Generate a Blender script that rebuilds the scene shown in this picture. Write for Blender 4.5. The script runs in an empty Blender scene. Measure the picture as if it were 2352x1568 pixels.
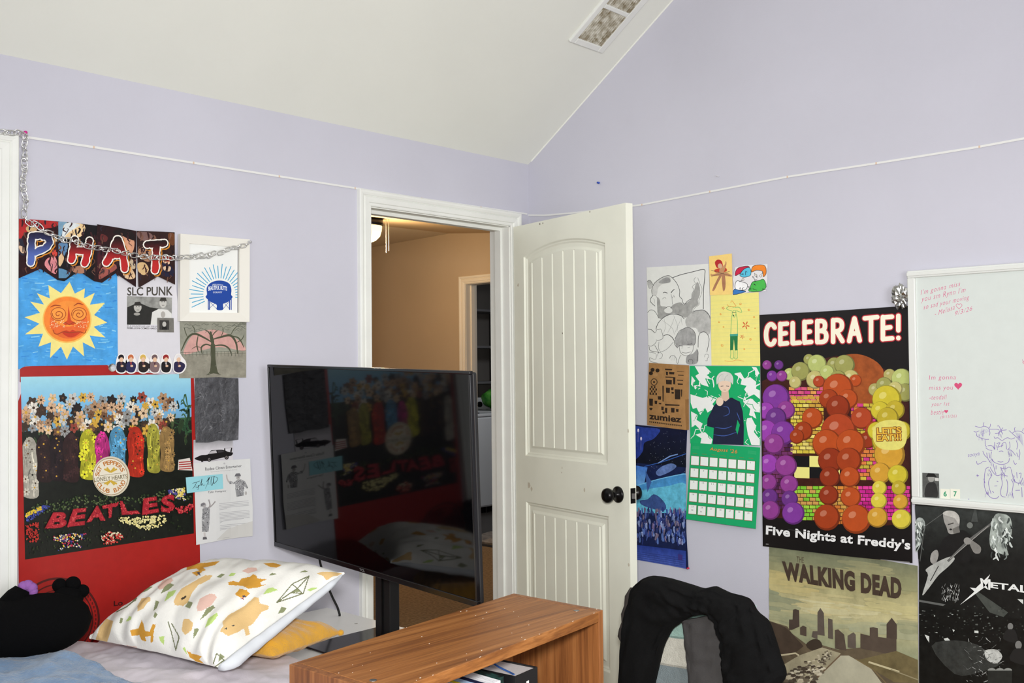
import bpy, bmesh, math, random
import numpy as np
from mathutils import Vector, Matrix
from mathutils.geometry import tessellate_polygon

SC = bpy.context.scene
COL = SC.collection
# ------------------------------------------------------------------ camera
CAM = np.array([-3.3694, -3.0726, 1.4011])
YAW, PITCH, ROLL, FPX = .8134, .0274, -.0097, 2299.755
_f = np.array([math.sin(YAW)*math.cos(PITCH), math.cos(YAW)*math.cos(PITCH), math.sin(PITCH)])
_r = np.array([math.cos(YAW), -math.sin(YAW), 0.]); _u = np.cross(_r, _f)
_r, _u = math.cos(ROLL)*_r+math.sin(ROLL)*_u, -math.sin(ROLL)*_r+math.cos(ROLL)*_u
cd = bpy.data.cameras.new('camera'); cam = bpy.data.objects.new('camera', cd); COL.objects.link(cam)
cd.sensor_width = 36; cd.lens = FPX/2352*36; cd.clip_start = .05
cam.matrix_world = Matrix(((_r[0], _u[0], -_f[0], CAM[0]), (_r[1], _u[1], -_f[1], CAM[1]), (_r[2], _u[2], -_f[2], CAM[2]), (0, 0, 0, 1)))
SC.camera = cam
# ------------------------------------------------------------------ world, lights, exposure
SC.view_settings.view_transform = 'Standard'; SC.view_settings.look = 'None'
SC.view_settings.gamma = 1; SC.view_settings.exposure = 0.0
W = bpy.data.worlds.new('world'); SC.world = W; W.use_nodes = True
W.node_tree.nodes['Background'].inputs[0].default_value = (.75, .85, 1, 1)
W.node_tree.nodes['Background'].inputs[1].default_value = .6

def light(name, typ, loc, power, color=(1, 1, 1), size=.3, size_y=None, target=None, spread=None):
    l = bpy.data.lights.new(name, typ); l.energy = power; l.color = color
    o = bpy.data.objects.new(name, l); COL.objects.link(o); o.location = loc
    if typ == 'AREA':
        l.size = size
        if size_y: l.shape = 'RECTANGLE'; l.size_y = size_y
        if spread: l.spread = spread
    else: l.shadow_soft_size = size
    if target is not None:
        o.rotation_euler = (Vector(target)-Vector(loc)).to_track_quat('-Z', 'Y').to_euler()
    return o
light('camera_flash', 'AREA', (-3.42, -3.12, 1.62), 29, (1, .99, .955), .22, target=(0, -.4, .8), spread=1.9)
light('rear_fill_light', 'AREA', (-2.3, -4.14, 1.6), 46, (.98, .99, 1), 1.5, 1.3, target=(-1.7, 0, 1.0))  # added fill from behind the camera, where no window is seen
light('side_fill_light', 'AREA', (-4.29, -2.6, 1.55), 14, (.98, .99, 1), 1.2, 1.3, target=(0, -1.0, 1.0))  # added fill from the left, its source unseen
light('hall_lamp_light', 'POINT', (.98, 2.38, 2.22), 28, (1, .76, .48), .07)
light('laundry_fill_light', 'AREA', (3.2, 2.6, 2.35), 12, (.95, .97, 1), .5, target=(3.3, 3.4, 0))  # added fill to lift the dark laundry; no fitting seen there

# ------------------------------------------------------------------ survey: a photo point seen on a known plane
def ray(x, y): return _f+_r*((x-1176)/FPX)-_u*((y-784)/FPX)
def on_plane(x, y, n, d):
    n = np.array(n, float); v = ray(x, y); return CAM+v*((d-CAM@n)/(v@n))
def at_y(x, y, Y=0): return on_plane(x, y, (0, 1, 0), Y)
def at_x(x, y, X=0): return on_plane(x, y, (1, 0, 0), X)
def at_z(x, y, Z): return on_plane(x, y, (0, 0, 1), Z)

# ------------------------------------------------------------------ materials
def lin(c):
    c = np.asarray(c, float)/255
    return np.where(c <= .04045, c/12.92, ((c+.055)/1.055)**2.4)
MATS = {}
def mat(name, rgb, rough=.6, noise=0., nscale=8., bump=0., bscale=60., metal=0., spec=.5, alt=None, sheen=0., stretch=None, coat=0):
    """Principled surface whose colour is mottled by object-space noise, with an optional fine bump."""
    if name in MATS: return MATS[name]
    m = bpy.data.materials.new(name); m.use_nodes = True; nt = m.node_tree; N = nt.nodes; L = nt.links
    b = N['Principled BSDF']; c = lin(rgb)
    b.inputs['Base Color'].default_value = (*c, 1); b.inputs['Roughness'].default_value = rough
    b.inputs['Metallic'].default_value = metal; b.inputs['Specular IOR Level'].default_value = spec
    if sheen: b.inputs['Sheen Weight'].default_value = sheen
    if coat: b.inputs['Coat Weight'].default_value = coat
    tc = N.new('ShaderNodeTexCoord'); src = tc.outputs['Object']
    if stretch:
        mp = N.new('ShaderNodeMapping'); mp.inputs['Scale'].default_value = stretch
        L.new(src, mp.inputs['Vector']); src = mp.outputs['Vector']
    if noise or alt is not None:
        n = N.new('ShaderNodeTexNoise'); n.inputs['Scale'].default_value = nscale; n.inputs['Detail'].default_value = 5
        L.new(src, n.inputs['Vector'])
        mx = N.new('ShaderNodeMix'); mx.data_type = 'RGBA'
        a = lin(alt) if alt is not None else np.clip(c*(1-noise), 0, 1)
        mx.inputs['A'].default_value = (*c, 1); mx.inputs['B'].default_value = (*a, 1)
        rp = N.new('ShaderNodeMapRange'); rp.inputs['From Min'].default_value = .38; rp.inputs['From Max'].default_value = .64
        L.new(n.outputs['Fac'], rp.inputs['Value']); L.new(rp.outputs['Result'], mx.inputs['Factor'])
        L.new(mx.outputs['Result'], b.inputs['Base Color'])
    if bump:
        n2 = N.new('ShaderNodeTexNoise'); n2.inputs['Scale'].default_value = bscale; n2.inputs['Detail'].default_value = 3
        L.new(src, n2.inputs['Vector'])
        bp = N.new('ShaderNodeBump'); bp.inputs['Strength'].default_value = bump; bp.inputs['Distance'].default_value = .01
        L.new(n2.outputs['Fac'], bp.inputs['Height']); L.new(bp.outputs['Normal'], b.inputs['Normal'])
    MATS[name] = m; return m
def mat_wood(name, c0, c1, c2, axis, rough=.45):
    """Wood laminate: streaks stretched along one axis plus wavy cathedral figure."""
    if name in MATS: return MATS[name]
    m = bpy.data.materials.new(name); m.use_nodes = True; nt = m.node_tree; N = nt.nodes; L = nt.links
    b = N['Principled BSDF']; b.inputs['Roughness'].default_value = rough
    tc = N.new('ShaderNodeTexCoord'); mp = N.new('ShaderNodeMapping')
    s = [38., 38., 38.]; s[axis] = 1.6; mp.inputs['Scale'].default_value = s
    L.new(tc.outputs['Object'], mp.inputs['Vector'])
    n = N.new('ShaderNodeTexNoise'); n.inputs['Scale'].default_value = 1.; n.inputs['Detail'].default_value = 7; n.inputs['Roughness'].default_value = .7
    n.inputs['Distortion'].default_value = .7
    L.new(mp.outputs['Vector'], n.inputs['Vector'])
    cr = N.new('ShaderNodeValToRGB'); e = cr.color_ramp.elements
    e[0].position = .32; e[0].color = (*lin(c0), 1); e[1].position = .68; e[1].color = (*lin(c2), 1)
    k = e.new(.5); k.color = (*lin(c1), 1)
    L.new(n.outputs['Fac'], cr.inputs['Fac'])
    mp2 = N.new('ShaderNodeMapping'); s2 = [150., 150., 150.]; s2[axis] = 4.; mp2.inputs['Scale'].default_value = s2
    L.new(tc.outputs['Object'], mp2.inputs['Vector'])
    n2 = N.new('ShaderNodeTexNoise'); n2.inputs['Scale'].default_value = 1.; n2.inputs['Detail'].default_value = 2
    L.new(mp2.outputs['Vector'], n2.inputs['Vector'])
    rp = N.new('ShaderNodeMapRange'); rp.inputs['From Min'].default_value = .5; rp.inputs['From Max'].default_value = .72; rp.inputs['To Max'].default_value = .55
    L.new(n2.outputs['Fac'], rp.inputs['Value'])
    mx = N.new('ShaderNodeMix'); mx.data_type = 'RGBA'; mx.inputs['B'].default_value = (*lin(c0)*.75, 1)
    L.new(rp.outputs['Result'], mx.inputs['Factor']); L.new(cr.outputs['Color'], mx.inputs['A'])
    L.new(mx.outputs['Result'], b.inputs['Base Color'])
    MATS[name] = m; return m
def mat_ink(name, rough=.55, spec=.4, nscale=60., bump=0., bscale=30., coat=0.):
    """Printed sheet: colour per face from the mesh, mottled by noise as far as its alpha says."""
    if name in MATS: return MATS[name]
    m = bpy.data.materials.new(name); m.use_nodes = True; nt = m.node_tree; N = nt.nodes; L = nt.links
    b = N['Principled BSDF']; b.inputs['Roughness'].default_value = rough; b.inputs['Specular IOR Level'].default_value = spec
    if coat: b.inputs['Coat Weight'].default_value = coat; b.inputs['Coat Roughness'].default_value = .25
    at = N.new('ShaderNodeAttribute'); at.attribute_name = 'Col'
    tc = N.new('ShaderNodeTexCoord'); n = N.new('ShaderNodeTexNoise'); n.inputs['Scale'].default_value = nscale; n.inputs['Detail'].default_value = 6
    n.inputs['Roughness'].default_value = .65
    L.new(tc.outputs['Object'], n.inputs['Vector'])
    rp = N.new('ShaderNodeMapRange'); rp.inputs['From Min'].default_value = .3; rp.inputs['From Max'].default_value = .7
    rp.inputs['To Min'].default_value = -1; rp.inputs['To Max'].default_value = 1
    L.new(n.outputs['Fac'], rp.inputs['Value'])
    inv = N.new('ShaderNodeMath'); inv.operation = 'SUBTRACT'; inv.inputs[0].default_value = 1; L.new(at.outputs['Alpha'], inv.inputs[1])
    mu = N.new('ShaderNodeMath'); mu.operation = 'MULTIPLY_ADD'; L.new(rp.outputs['Result'], mu.inputs[0]); L.new(inv.outputs[0], mu.inputs[1]); mu.inputs[2].default_value = 1
    sc = N.new('ShaderNodeVectorMath'); sc.operation = 'SCALE'; L.new(at.outputs['Color'], sc.inputs[0]); L.new(mu.outputs[0], sc.inputs['Scale'])
    L.new(sc.outputs[0], b.inputs['Base Color'])
    if bump:
        n2 = N.new('ShaderNodeTexNoise'); n2.inputs['Scale'].default_value = bscale; n2.inputs['Detail'].default_value = 4
        L.new(tc.outputs['Object'], n2.inputs['Vector'])
        bp = N.new('ShaderNodeBump'); bp.inputs['Strength'].default_value = bump; bp.inputs['Distance'].default_value = .02
        L.new(n2.outputs['Fac'], bp.inputs['Height']); L.new(bp.outputs['Normal'], b.inputs['Normal'])
    MATS[name] = m; return m
def mat_glow(name, rgb, strength):
    m = bpy.data.materials.new(name); m.use_nodes = True
    b = m.node_tree.nodes['Principled BSDF']; b.inputs['Base Color'].default_value = (*lin(rgb), 1)
    b.inputs['Emission Color'].default_value = (*lin(rgb), 1); b.inputs['Emission Strength'].default_value = strength
    return m

# ------------------------------------------------------------------ mesh helpers
def spline(pts, n=6, closed=False):
    P = [np.array(p, float) for p in pts]; m = len(P); out = []
    for i in range(m if closed else m-1):
        g = (lambda j: P[j % m]) if closed else (lambda j: P[min(max(j, 0), m-1)])
        a, b, c, d = g(i-1), g(i), g(i+1), g(i+2)
        for k in range(n):
            t = k/n; out.append(.5*(2*b+(c-a)*t+(2*a-5*b+4*c-d)*t*t+(3*b-a-3*c+d)*t**3))
    if not closed: out.append(P[-1])
    return [tuple(p) for p in out]
class MB:
    """Collects shapes in room coordinates; build() links them as ONE mesh object."""
    def __init__(s): s.v = []; s.f = []; s.m = []; s.c = []; s.mi = 0; s.col = None
    def add(s, vs, fs, col=None):
        k = len(s.v); s.v.extend([tuple(map(float, p)) for p in vs])
        for f in fs: s.f.append([i+k for i in f]); s.m.append(s.mi); s.c.append(col if col is not None else s.col)
        return s
    def box(s, a, b):
        (x0, y0, z0), (x1, y1, z1) = np.minimum(a, b), np.maximum(a, b)
        return s.hexa([(x0,y0,z0),(x1,y0,z0),(x1,y1,z0),(x0,y1,z0)], [(x0,y0,z1),(x1,y0,z1),(x1,y1,z1),(x0,y1,z1)])
    def hexa(s, lo, hi):
        return s.add(list(lo)+list(hi), [(3,2,1,0),(4,5,6,7),(0,1,5,4),(1,2,6,5),(2,3,7,6),(3,0,4,7)])
    def rbox(s, a, b, r=.004, frame=None):
        """Box with its edges chamfered; frame maps local points to room points."""
        a, b = np.minimum(a, b).astype(float), np.maximum(a, b).astype(float); r = min(r, *((b-a)/2.01))
        bm = bmesh.new(); bmesh.ops.create_cube(bm, size=1)
        for v in bm.verts: v.co = Vector([(a[i]+b[i])/2+v.co[i]*(b[i]-a[i]) for i in range(3)])
        bmesh.ops.bevel(bm, geom=list(bm.edges), offset=r, segments=2, affect='EDGES', profile=.5)
        vs = [np.array(v.co) for v in bm.verts]; fs = [[v.index for v in f.verts] for f in bm.faces]; bm.free()
        if frame: vs = [frame(p) for p in vs]
        return s.add(vs, fs)
    def tube(s, pts, r, n=8, closed=False, flat=1.):
        P = [np.array(p, float) for p in pts]; m = len(P); rs = r if hasattr(r, '__len__') else [r]*m
        vs = []; up = None
        for i in range(m):
            if closed: t = P[(i+1) % m]-P[i-1]
            else: t = P[min(i+1, m-1)]-P[max(i-1, 0)]
            t = t/(np.linalg.norm(t)+1e-12)
            if up is None: up = np.array([0, 0, 1.]) if abs(t[2]) < .9 else np.array([1., 0, 0])
            a = np.cross(t, up); a /= np.linalg.norm(a)+1e-12; up = np.cross(a, t)
            for k in range(n):
                q = 2*math.pi*k/n; vs.append(P[i]+rs[i]*(math.cos(q)*a+math.sin(q)*flat*up))
        fs = []
        for i in range(m if closed else m-1):
            j = (i+1) % m
            for k in range(n): fs.append((i*n+k, i*n+(k+1) % n, j*n+(k+1) % n, j*n+k))
        if not closed: fs.append(list(range(n))[::-1]); fs.append([(m-1)*n+k for k in range(n)])
        return s.add(vs, fs)
    def lathe(s, prof, o, ax, n=32):
        """prof: (radius, distance along axis)."""
        o = np.array(o, float); ax = np.array(ax, float); ax /= np.linalg.norm(ax)
        t = np.array([0, 0, 1.]) if abs(ax[2]) < .9 else np.array([1., 0, 0])
        a = np.cross(ax, t); a /= np.linalg.norm(a); b = np.cross(ax, a); vs = []; fs = []
        for (r, h) in prof:
            for k in range(n):
                q = 2*math.pi*k/n; vs.append(o+ax*h+max(r, 1e-5)*(math.cos(q)*a+math.sin(q)*b))
        for i in range(len(prof)-1):
            for k in range(n): fs.append((i*n+k, i*n+(k+1) % n, (i+1)*n+(k+1) % n, (i+1)*n+k))
        fs.append(list(range(n))[::-1]); fs.append([(len(prof)-1)*n+k for k in range(n)])
        return s.add(vs, fs)
    def grid(s, P, flip=False, wrap=False):
        """P[i][j] array of points."""
        P = np.asarray(P, float); a, b = P.shape[:2]; fs = []
        for i in range(a-1):
            for j in range(b if wrap else b-1):
                q = [i*b+j, i*b+(j+1) % b, (i+1)*b+(j+1) % b, (i+1)*b+j]
                fs.append(q[::-1] if flip else q)
        return s.add(P.reshape(-1, 3), fs)
    def blob(s, c, rad, n=20, m=14, fn=None, rot=None):
        c = np.array(c, float); vs = []; fs = []
        for i in range(m+1):
            th = math.pi*i/m
            for k in range(n):
                q = 2*math.pi*k/n; d = np.array([math.sin(th)*math.cos(q), math.sin(th)*math.sin(q), math.cos(th)])
                p = d*np.array(rad)*(fn(d) if fn else 1)
                if rot is not None: p = rot@p
                vs.append(c+p)
        for i in range(m):
            for k in range(n): fs.append((i*n+k, (i+1)*n+k, (i+1)*n+(k+1) % n, i*n+(k+1) % n))
        return s.add(vs, fs)
    def prism(s, poly, fn0, fn1):
        """Closed slab between two images of a 2D outline."""
        n = len(poly); vs = [fn0(p) for p in poly]+[fn1(p) for p in poly]
        return s.add(vs, [list(range(n))[::-1], [n+i for i in range(n)]]+[(i, (i+1) % n, n+(i+1) % n, n+i) for i in range(n)])
    def build(s, name, m, parent=None, smooth=False, origin=None, recalc=True, weld=False):
        me = bpy.data.meshes.new(name); V = np.array(s.v)
        if parent is not None: org = np.array(parent['_org'])
        elif origin is not None: org = np.array(origin, float)
        else: org = np.array([(V[:,0].min()+V[:,0].max())/2, (V[:,1].min()+V[:,1].max())/2, V[:,2].min()])
        me.from_pydata([tuple(p) for p in (V-org)], [], s.f)
        ms = m if isinstance(m, (list, tuple)) else [m]
        for k in ms: me.materials.append(k)
        if len(ms) > 1: me.polygons.foreach_set('material_index', s.m)
        if any(c is not None for c in s.c):
            ca = me.color_attributes.new('Col', 'FLOAT_COLOR', 'CORNER'); out = []
            for f, c in zip(s.f, s.c): out += list(c if c is not None else (1, 1, 1, 1))*len(f)
            ca.data.foreach_set('color', out)
        if recalc or weld:
            bm = bmesh.new(); bm.from_mesh(me)
            if weld: bmesh.ops.remove_doubles(bm, verts=bm.verts, dist=1e-5)
            if recalc: bmesh.ops.recalc_face_normals(bm, faces=bm.faces)
            bm.to_mesh(me); bm.free()
        if smooth: me.polygons.foreach_set('use_smooth', [True]*len(me.polygons))
        me.update()
        o = bpy.data.objects.new(name, me); COL.objects.link(o); o['_org'] = [float(q) for q in org]
        if parent is not None: o.parent = parent; o.location = (0, 0, 0)
        else: o.location = org
        return o
def tag(o, label, cat, group=None):
    o['label'] = label; o['category'] = cat
    if group: o['group'] = group
    return o
def thing(name, label, cat, loc, group=None):
    o = bpy.data.objects.new(name, None); COL.objects.link(o); o.location = loc; o.empty_display_size = .05
    o['_org'] = [float(q) for q in loc]
    return tag(o, label, cat, group)
def struct(o): o['kind'] = 'structure'; return o
def smooth_angle(o, deg=35):
    me = o.data; bm = bmesh.new(); bm.from_mesh(me)
    for f in bm.faces: f.smooth = True
    for e in bm.edges: e.smooth = not (len(e.link_faces) == 2 and e.calc_face_angle(0) > math.radians(deg))
    bm.to_mesh(me); bm.free(); return o

# ------------------------------------------------------------------ the room
M_LILAC = mat('lilac_paint', (206, 205, 217), .55, noise=.05, nscale=1.6, bump=.05, bscale=220, spec=.3)
M_CEIL = mat('ceiling_paint', (241, 242, 233), .75, noise=.03, nscale=2, bump=.04, bscale=180, spec=.2)
M_TRIM = mat('white_gloss_trim', (240, 241, 236), .55, noise=.05, nscale=7, spec=.25)
M_TAN = mat('tan_paint', (196, 174, 146), .6, noise=.05, nscale=2, bump=.04, bscale=200)
M_CARPET = mat('beige_carpet', (150, 124, 92), .95, noise=.35, nscale=60, bump=.5, bscale=300, spec=.1)
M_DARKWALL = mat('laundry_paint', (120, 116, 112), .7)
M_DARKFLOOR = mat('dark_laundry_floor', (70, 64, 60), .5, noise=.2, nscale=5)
X0, Y0 = -4.35, -4.2
DX0, DX1, DH = -.921, -.129, 2.04           # bedroom door opening
CX0, CX1 = -3.06, -2.297                    # closet opening in the same wall
CEIL, SL, RY = 2.335, .689, -2.1            # vault: height at the door wall, slope, ridge
RZ = CEIL-SL*RY
w = MB()
w.box((X0-.1, 0, 0), (CX0, .12, 2.7)); w.box((CX0, 0, DH), (CX1, .12, 2.7)); w.box((CX1, 0, 0), (DX0, .12, 2.7))
w.box((DX0, 0, DH), (DX1, .12, 2.7)); w.box((DX1, 0, 0), (.1, .12, 2.7))
struct(w.build('wall_back', [M_LILAC], weld=True))
g = [(0, 0), (0, CEIL+.0), (RY, RZ), (Y0, CEIL), (Y0, 0)]
struct(MB().prism(g, lambda p: (0, p[0], p[1]), lambda p: (.1, p[0], p[1])).build('wall_right', M_LILAC))
w = MB()
w.box((X0-.1, 0, 0), (X0, -2.0, .9)); w.box((X0-.1, 0, 2.2), (X0, Y0, 2.4)); w.box((X0-.1, 0, .9), (X0, -2.0, 2.2))
w.box((X0-.1, -2.0, 0), (X0, -3.2, .9)); w.box((X0-.1, -3.2, 0), (X0, Y0, 2.2))
w.prism([(0, 2.4), (RY, RZ+.05), (Y0, 2.4)], lambda p: (X0, p[0], p[1]), lambda p: (X0-.1, p[0], p[1]))
struct(w.build('wall_left', M_LILAC))
w = MB()
w.box((X0-.1, Y0-.1, 0), (-3.1, Y0, 2.45)); w.box((-1.55, Y0-.1, 0), (.1, Y0, 2.45))
w.box((-3.1, Y0-.1, 0), (-1.55, Y0, .9)); w.box((-3.1, Y0-.1, 2.2), (-1.55, Y0, 2.45))
struct(w.build('wall_front', M_LILAC))
for nm, a, b in (('added_window_1', (-3.1, Y0-.08, .9), (-1.55, Y0-.02, 2.2)), ('added_window_2', (X0-.08, -3.2, .9), (X0-.02, -2.0, 2.2))):  # unseen windows, put in as openings for the two fill lights
    f = MB(); a = np.array(a); b = np.array(b); ax = 0 if nm == 'added_window_1' else 1
    def bar(lo, hi):
        p = a.copy(); q = b.copy(); p[ax] = lo[0]; q[ax] = hi[0]; p[2] = lo[1]; q[2] = hi[1]; f.box(p, q)
    l, h = a[ax], b[ax]
    bar((l, .9), (l+.05, 2.2)); bar((h-.05, .9), (h, 2.2)); bar((l+.05, .9), (h-.05, .95)); bar((l+.05, 2.15), (h-.05, 2.2)); bar((l+.05, 1.53), (h-.05, 1.57))
    struct(f.build(nm, M_TRIM))
c = MB()
def slope(y0, z0, y1, z1):
    c.hexa([(X0-.1, y0, z0), (.1, y0, z0), (.1, y1, z1), (X0-.1, y1, z1)], [(X0-.1, y0, z0+.12), (.1, y0, z0+.12), (.1, y1, z1+.12), (X0-.1, y1, z1+.12)])
slope(.0, CEIL, RY, RZ); slope(RY, RZ, Y0-.1, CEIL-SL*.1)
struct(c.build('ceiling', M_CEIL))
struct(MB().box((X0-.1, Y0-.1, -.1), (.1, .12, 0)).build('floor', M_CARPET))
def skirting(nm, a, b): struct(MB().rbox(a, b, .004).build(nm, M_TRIM))
skirting('baseboard_back', (CX1+.062, -.014, 0), (DX0-.062, 0, .09)); skirting('baseboard_right', (-.014, -.08, 0), (0, Y0, .09))
skirting('baseboard_left', (X0, -.02, 0), (X0+.014, Y0, .09))

# painted bead where the sloped ceiling meets the right wall
struct(MB().tube([(-.001, -.02, CEIL+.02*SL-.002), (-.001, RY, RZ-.002)], .0035, 8).build('trim_6', mat('caulk_white', (244, 244, 238), .5)))
# door casings: stepped profile mitred round three sides
PROF = [(0, 0), (0, .010), (.004, .012), (.012, .012), (.015, .016), (.034, .018), (.038, .013), (.042, .018), (.050, .021), (.058, .021), (.061, .017), (.061, 0)]
def casing(nm, x0, x1, z1, place, z0=0, m=M_TRIM, prof=PROF):
    b = MB(); n = len(prof); vs = []
    for k in range(4):
        for (o, d) in prof:
            x = (x0-o) if k < 2 else (x1+o); z = z0 if k in (0, 3) else z1+o
            vs.append(place(x, z, d))
    fs = []
    for k in range(3):
        for i in range(n): fs.append((k*n+i, k*n+(i+1) % n, (k+1)*n+(i+1) % n, (k+1)*n+i))
    fs += [list(range(n)), [3*n+i for i in range(n)][::-1]]
    b.add(vs, fs); return struct(b.build(nm, m))
onA = lambda x, z, d: (x, -d, z)
casing('trim_1', DX0, DX1, DH, onA)
casing('trim_2', CX0, CX1, DH, onA)
j = MB()                                     # jamb lining and stop of the open doorway
j.box((DX0, 0, 0), (DX0+.004, .12, DH)); j.box((DX1-.004, 0, 0), (DX1, .12, DH)); j.box((DX0, 0, DH-.004), (DX1, .12, DH))
j.box((DX0+.004, .045, 0), (DX0+.014, .08, DH-.004)); j.box((DX1-.014, .045, 0), (DX1-.004, .08, DH-.004)); j.box((DX0+.014, .045, DH-.018), (DX1-.014, .08, DH-.004))
struct(j.build('trim_3', M_TRIM))
d2 = struct(MB().rbox((CX0+.004, .02, .01), (CX1-.004, .055, DH-.004), .003).build('door_2', M_TRIM))
MB().lathe([(.011, 0), (.011, .03), (.024, .036), (.029, .05), (.022, .064), (.0, .068)], (CX0+.07, .02, .93), (0, -1, 0), 20).build('door_knob', mat('black_metal', (22, 21, 22), .28, metal=.6), d2, smooth=True)

# ---- the open bedroom door: moulded leaf with an arched upper panel and beaded boards
TH = -.2153
HP = np.array([-.124, -.02, 0]); DE = np.array([math.sin(TH), -math.cos(TH), 0]); DN = np.array([-math.cos(TH), -math.sin(TH), 0])
DP = lambda u, v, d=0: HP+DE*u+DN*d+np.array([0, 0, v])
M_DOOR = mat('door_paint', (245, 246, 231), .42, noise=.05, nscale=5, spec=.4)
PL, PR = .076, .637
def arch(u):
    t = np.clip((u-PL)/(PR-PL), 0, 1); return 1.893+.045*(1-(2*t-1)**2)
def leaf_depth(u, v):
    dt = np.minimum(np.minimum(u-PL, PR-u), np.minimum(v-1.022, arch(u)-v))
    db = np.minimum(np.minimum(u-PL, PR-u), np.minimum(v-.215, .822-v))
    d = np.maximum(dt, db)
    xs = [-1, 0, .006, .011, .017, .034, .044, 9]; hs = [0, 0, -.0065, -.0065, -.0105, -.0105, -.0045, -.0045]
    h = np.interp(d, xs, hs)
    # the boards' V grooves
    for k in range(7):
        gu = PL+.058+k*(PR-PL-.116)/6
        h = h-np.where(d > .046, .0045*np.clip(1-np.abs(u-gu)/.0042, 0, 1), 0)
    return h
us = sorted(set([0, .002, .762-.002, .762]+[round(PL+k*.003, 5) for k in range(-1, 19)]+[round(PR-k*.003, 5) for k in range(-1, 19)]+
    [round(PL+.058+k*(PR-PL-.116)/6+o, 5) for k in range(7) for o in (-.0044, -.0022, 0, .0022, .0044)]+list(np.round(np.linspace(0, .762, 70), 5))))
vs_ = sorted(set([.006, .2, 2.034]+list(np.round(np.arange(.21, .275, .003), 4))+list(np.round(np.arange(.765, .83, .003), 4))+list(np.round(np.arange(1.015, 1.08, .003), 4))+
    list(np.round(np.arange(1.83, 1.905, .0025), 4))+list(np.round(np.linspace(.3, .76, 6), 4))+list(np.round(np.linspace(1.1, 1.82, 8), 4))))
U, V = np.meshgrid(us, vs_, indexing='ij')
V = V+(arch(U)-1.893)*np.interp(V, [1.70, 1.83, 1.90, 2.02], [0, 1, 1, 0])
Hh = leaf_depth(U, V)
leaf = MB(); ni, nj = U.shape
leaf.grid(np.array([[DP(U[i, k], V[i, k], Hh[i, k]) for k in range(nj)] for i in range(ni)]))
leaf.grid(np.array([[DP(U[i, k], V[i, k], -.035-Hh[i, k]) for k in range(nj)] for i in range(ni)]), flip=True)
for (i0, i1, k0, k1) in ((0, 0, 0, nj-1), (ni-1, ni-1, 0, nj-1)):
    leaf.add([DP(us[i0], .006, 0), DP(us[i0], 2.034, 0), DP(us[i0], 2.034, -.035), DP(us[i0], .006, -.035)], [(0, 1, 2, 3)])
for vv in (.006, 2.034):
    leaf.add([DP(0, vv, 0), DP(.762, vv, 0), DP(.762, vv, -.035), DP(0, vv, -.035)], [(0, 1, 2, 3)])
door = struct(leaf.build('door_1', M_DOOR, origin=HP, recalc=True))
M_BLK = mat('black_metal', (22, 21, 22), .28, metal=.6)
for sgn, off in ((1, 0), (-1, -.035)):
    MB().lathe([(.032, 0), (.032, .005), (.028, .009), (.012, .013), (.011, .03), (.016, .036), (.026, .043), (.029, .053), (.027, .063), (.018, .07), (0, .072)],
        DP(.698, .913, off), DN*sgn, 32).build('door_knob', M_BLK, door, smooth=True)['label'] = 'black round door knob'
MB().rbox((.7615, .884, -.030), (.7645, .942, -.006), .001, frame=lambda p: DP(p[0], p[1], p[2])).build('latch_plate', M_BLK, door)
lt = MB(); lt.hexa([DP(.764, .903, -.010), DP(.764, .903, -.024), DP(.773, .903, -.022), DP(.773, .903, -.016)], [DP(.764, .923, -.010), DP(.764, .923, -.024), DP(.773, .923, -.022), DP(.773, .923, -.016)])
lt.build('latch_bolt', mat('steel', (200, 200, 196), .25, metal=1.), door)
sp = MB()                                   # chips and scuffs on the leaf
random.seed(5)
for (px, py, rr, cc) in [(1190, 655, .006, 1), (1240, 514, .004, 0), (1247, 513, .003, 0), (1355, 486, .003, 0), (1290, 765, .003, 0), (1215, 1115, .012, 1), (1221, 1122, .008, 1), (1342, 1125, .006, 1), (1290, 1085, .003, 1), (1291, 1074, .003, 1), (1443, 989, .005, 1), (1447, 1050, .003, 0), (1444, 1297, .005, 1)]:
    P = on_plane(px, py, DN, DN@HP); u = float((P-HP)@DE); v = P[2]
    if u > .762: continue
    pl_ = [(u+rr*(.6+.5*random.random())*math.cos(t), v+rr*(.8+.9*random.random())*math.sin(t)) for t in np.linspace(0, 6.28, 9)[:-1]]
    sp.mi = cc; hd = float(leaf_depth(np.array(u), np.array(v)))
    sp.prism(pl_, lambda p: DP(p[0], p[1], hd), lambda p: DP(p[0], p[1], hd+.0002))
sp.build('scuff_marks', [mat('dark_chip', (110, 96, 80), .8), mat('tan_smudge', (206, 198, 180), .8)], door)

# ---- the hall beyond, with the laundry room off it
HX = 2.2
LY0, LY1, LH = 1.86, 2.70, 2.085
h = MB(); h.box((HX, .12, 0), (HX+.12, LY0, 2.75)); h.box((HX, LY1, 0), (HX+.12, 4.7, 2.75)); h.box((HX, LY0, LH), (HX+.12, LY1, 2.75))
struct(h.build('wall_hall_right', M_TAN))
struct(MB().box((-1.6, 4.6, 0), (HX, 4.7, 2.75)).build('wall_hall_back', M_TAN))
struct(MB().box((-1.7, .12, 0), (-1.6, 4.7, 2.75)).build('wall_hall_left', M_TAN))
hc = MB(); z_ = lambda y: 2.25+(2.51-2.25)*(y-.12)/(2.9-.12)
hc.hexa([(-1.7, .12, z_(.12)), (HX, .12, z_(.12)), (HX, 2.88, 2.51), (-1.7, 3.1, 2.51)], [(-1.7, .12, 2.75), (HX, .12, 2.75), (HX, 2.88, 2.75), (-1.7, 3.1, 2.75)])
struct(hc.build('ceiling_hall', mat('hall_ceiling', (196, 168, 128), .7)))
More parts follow.
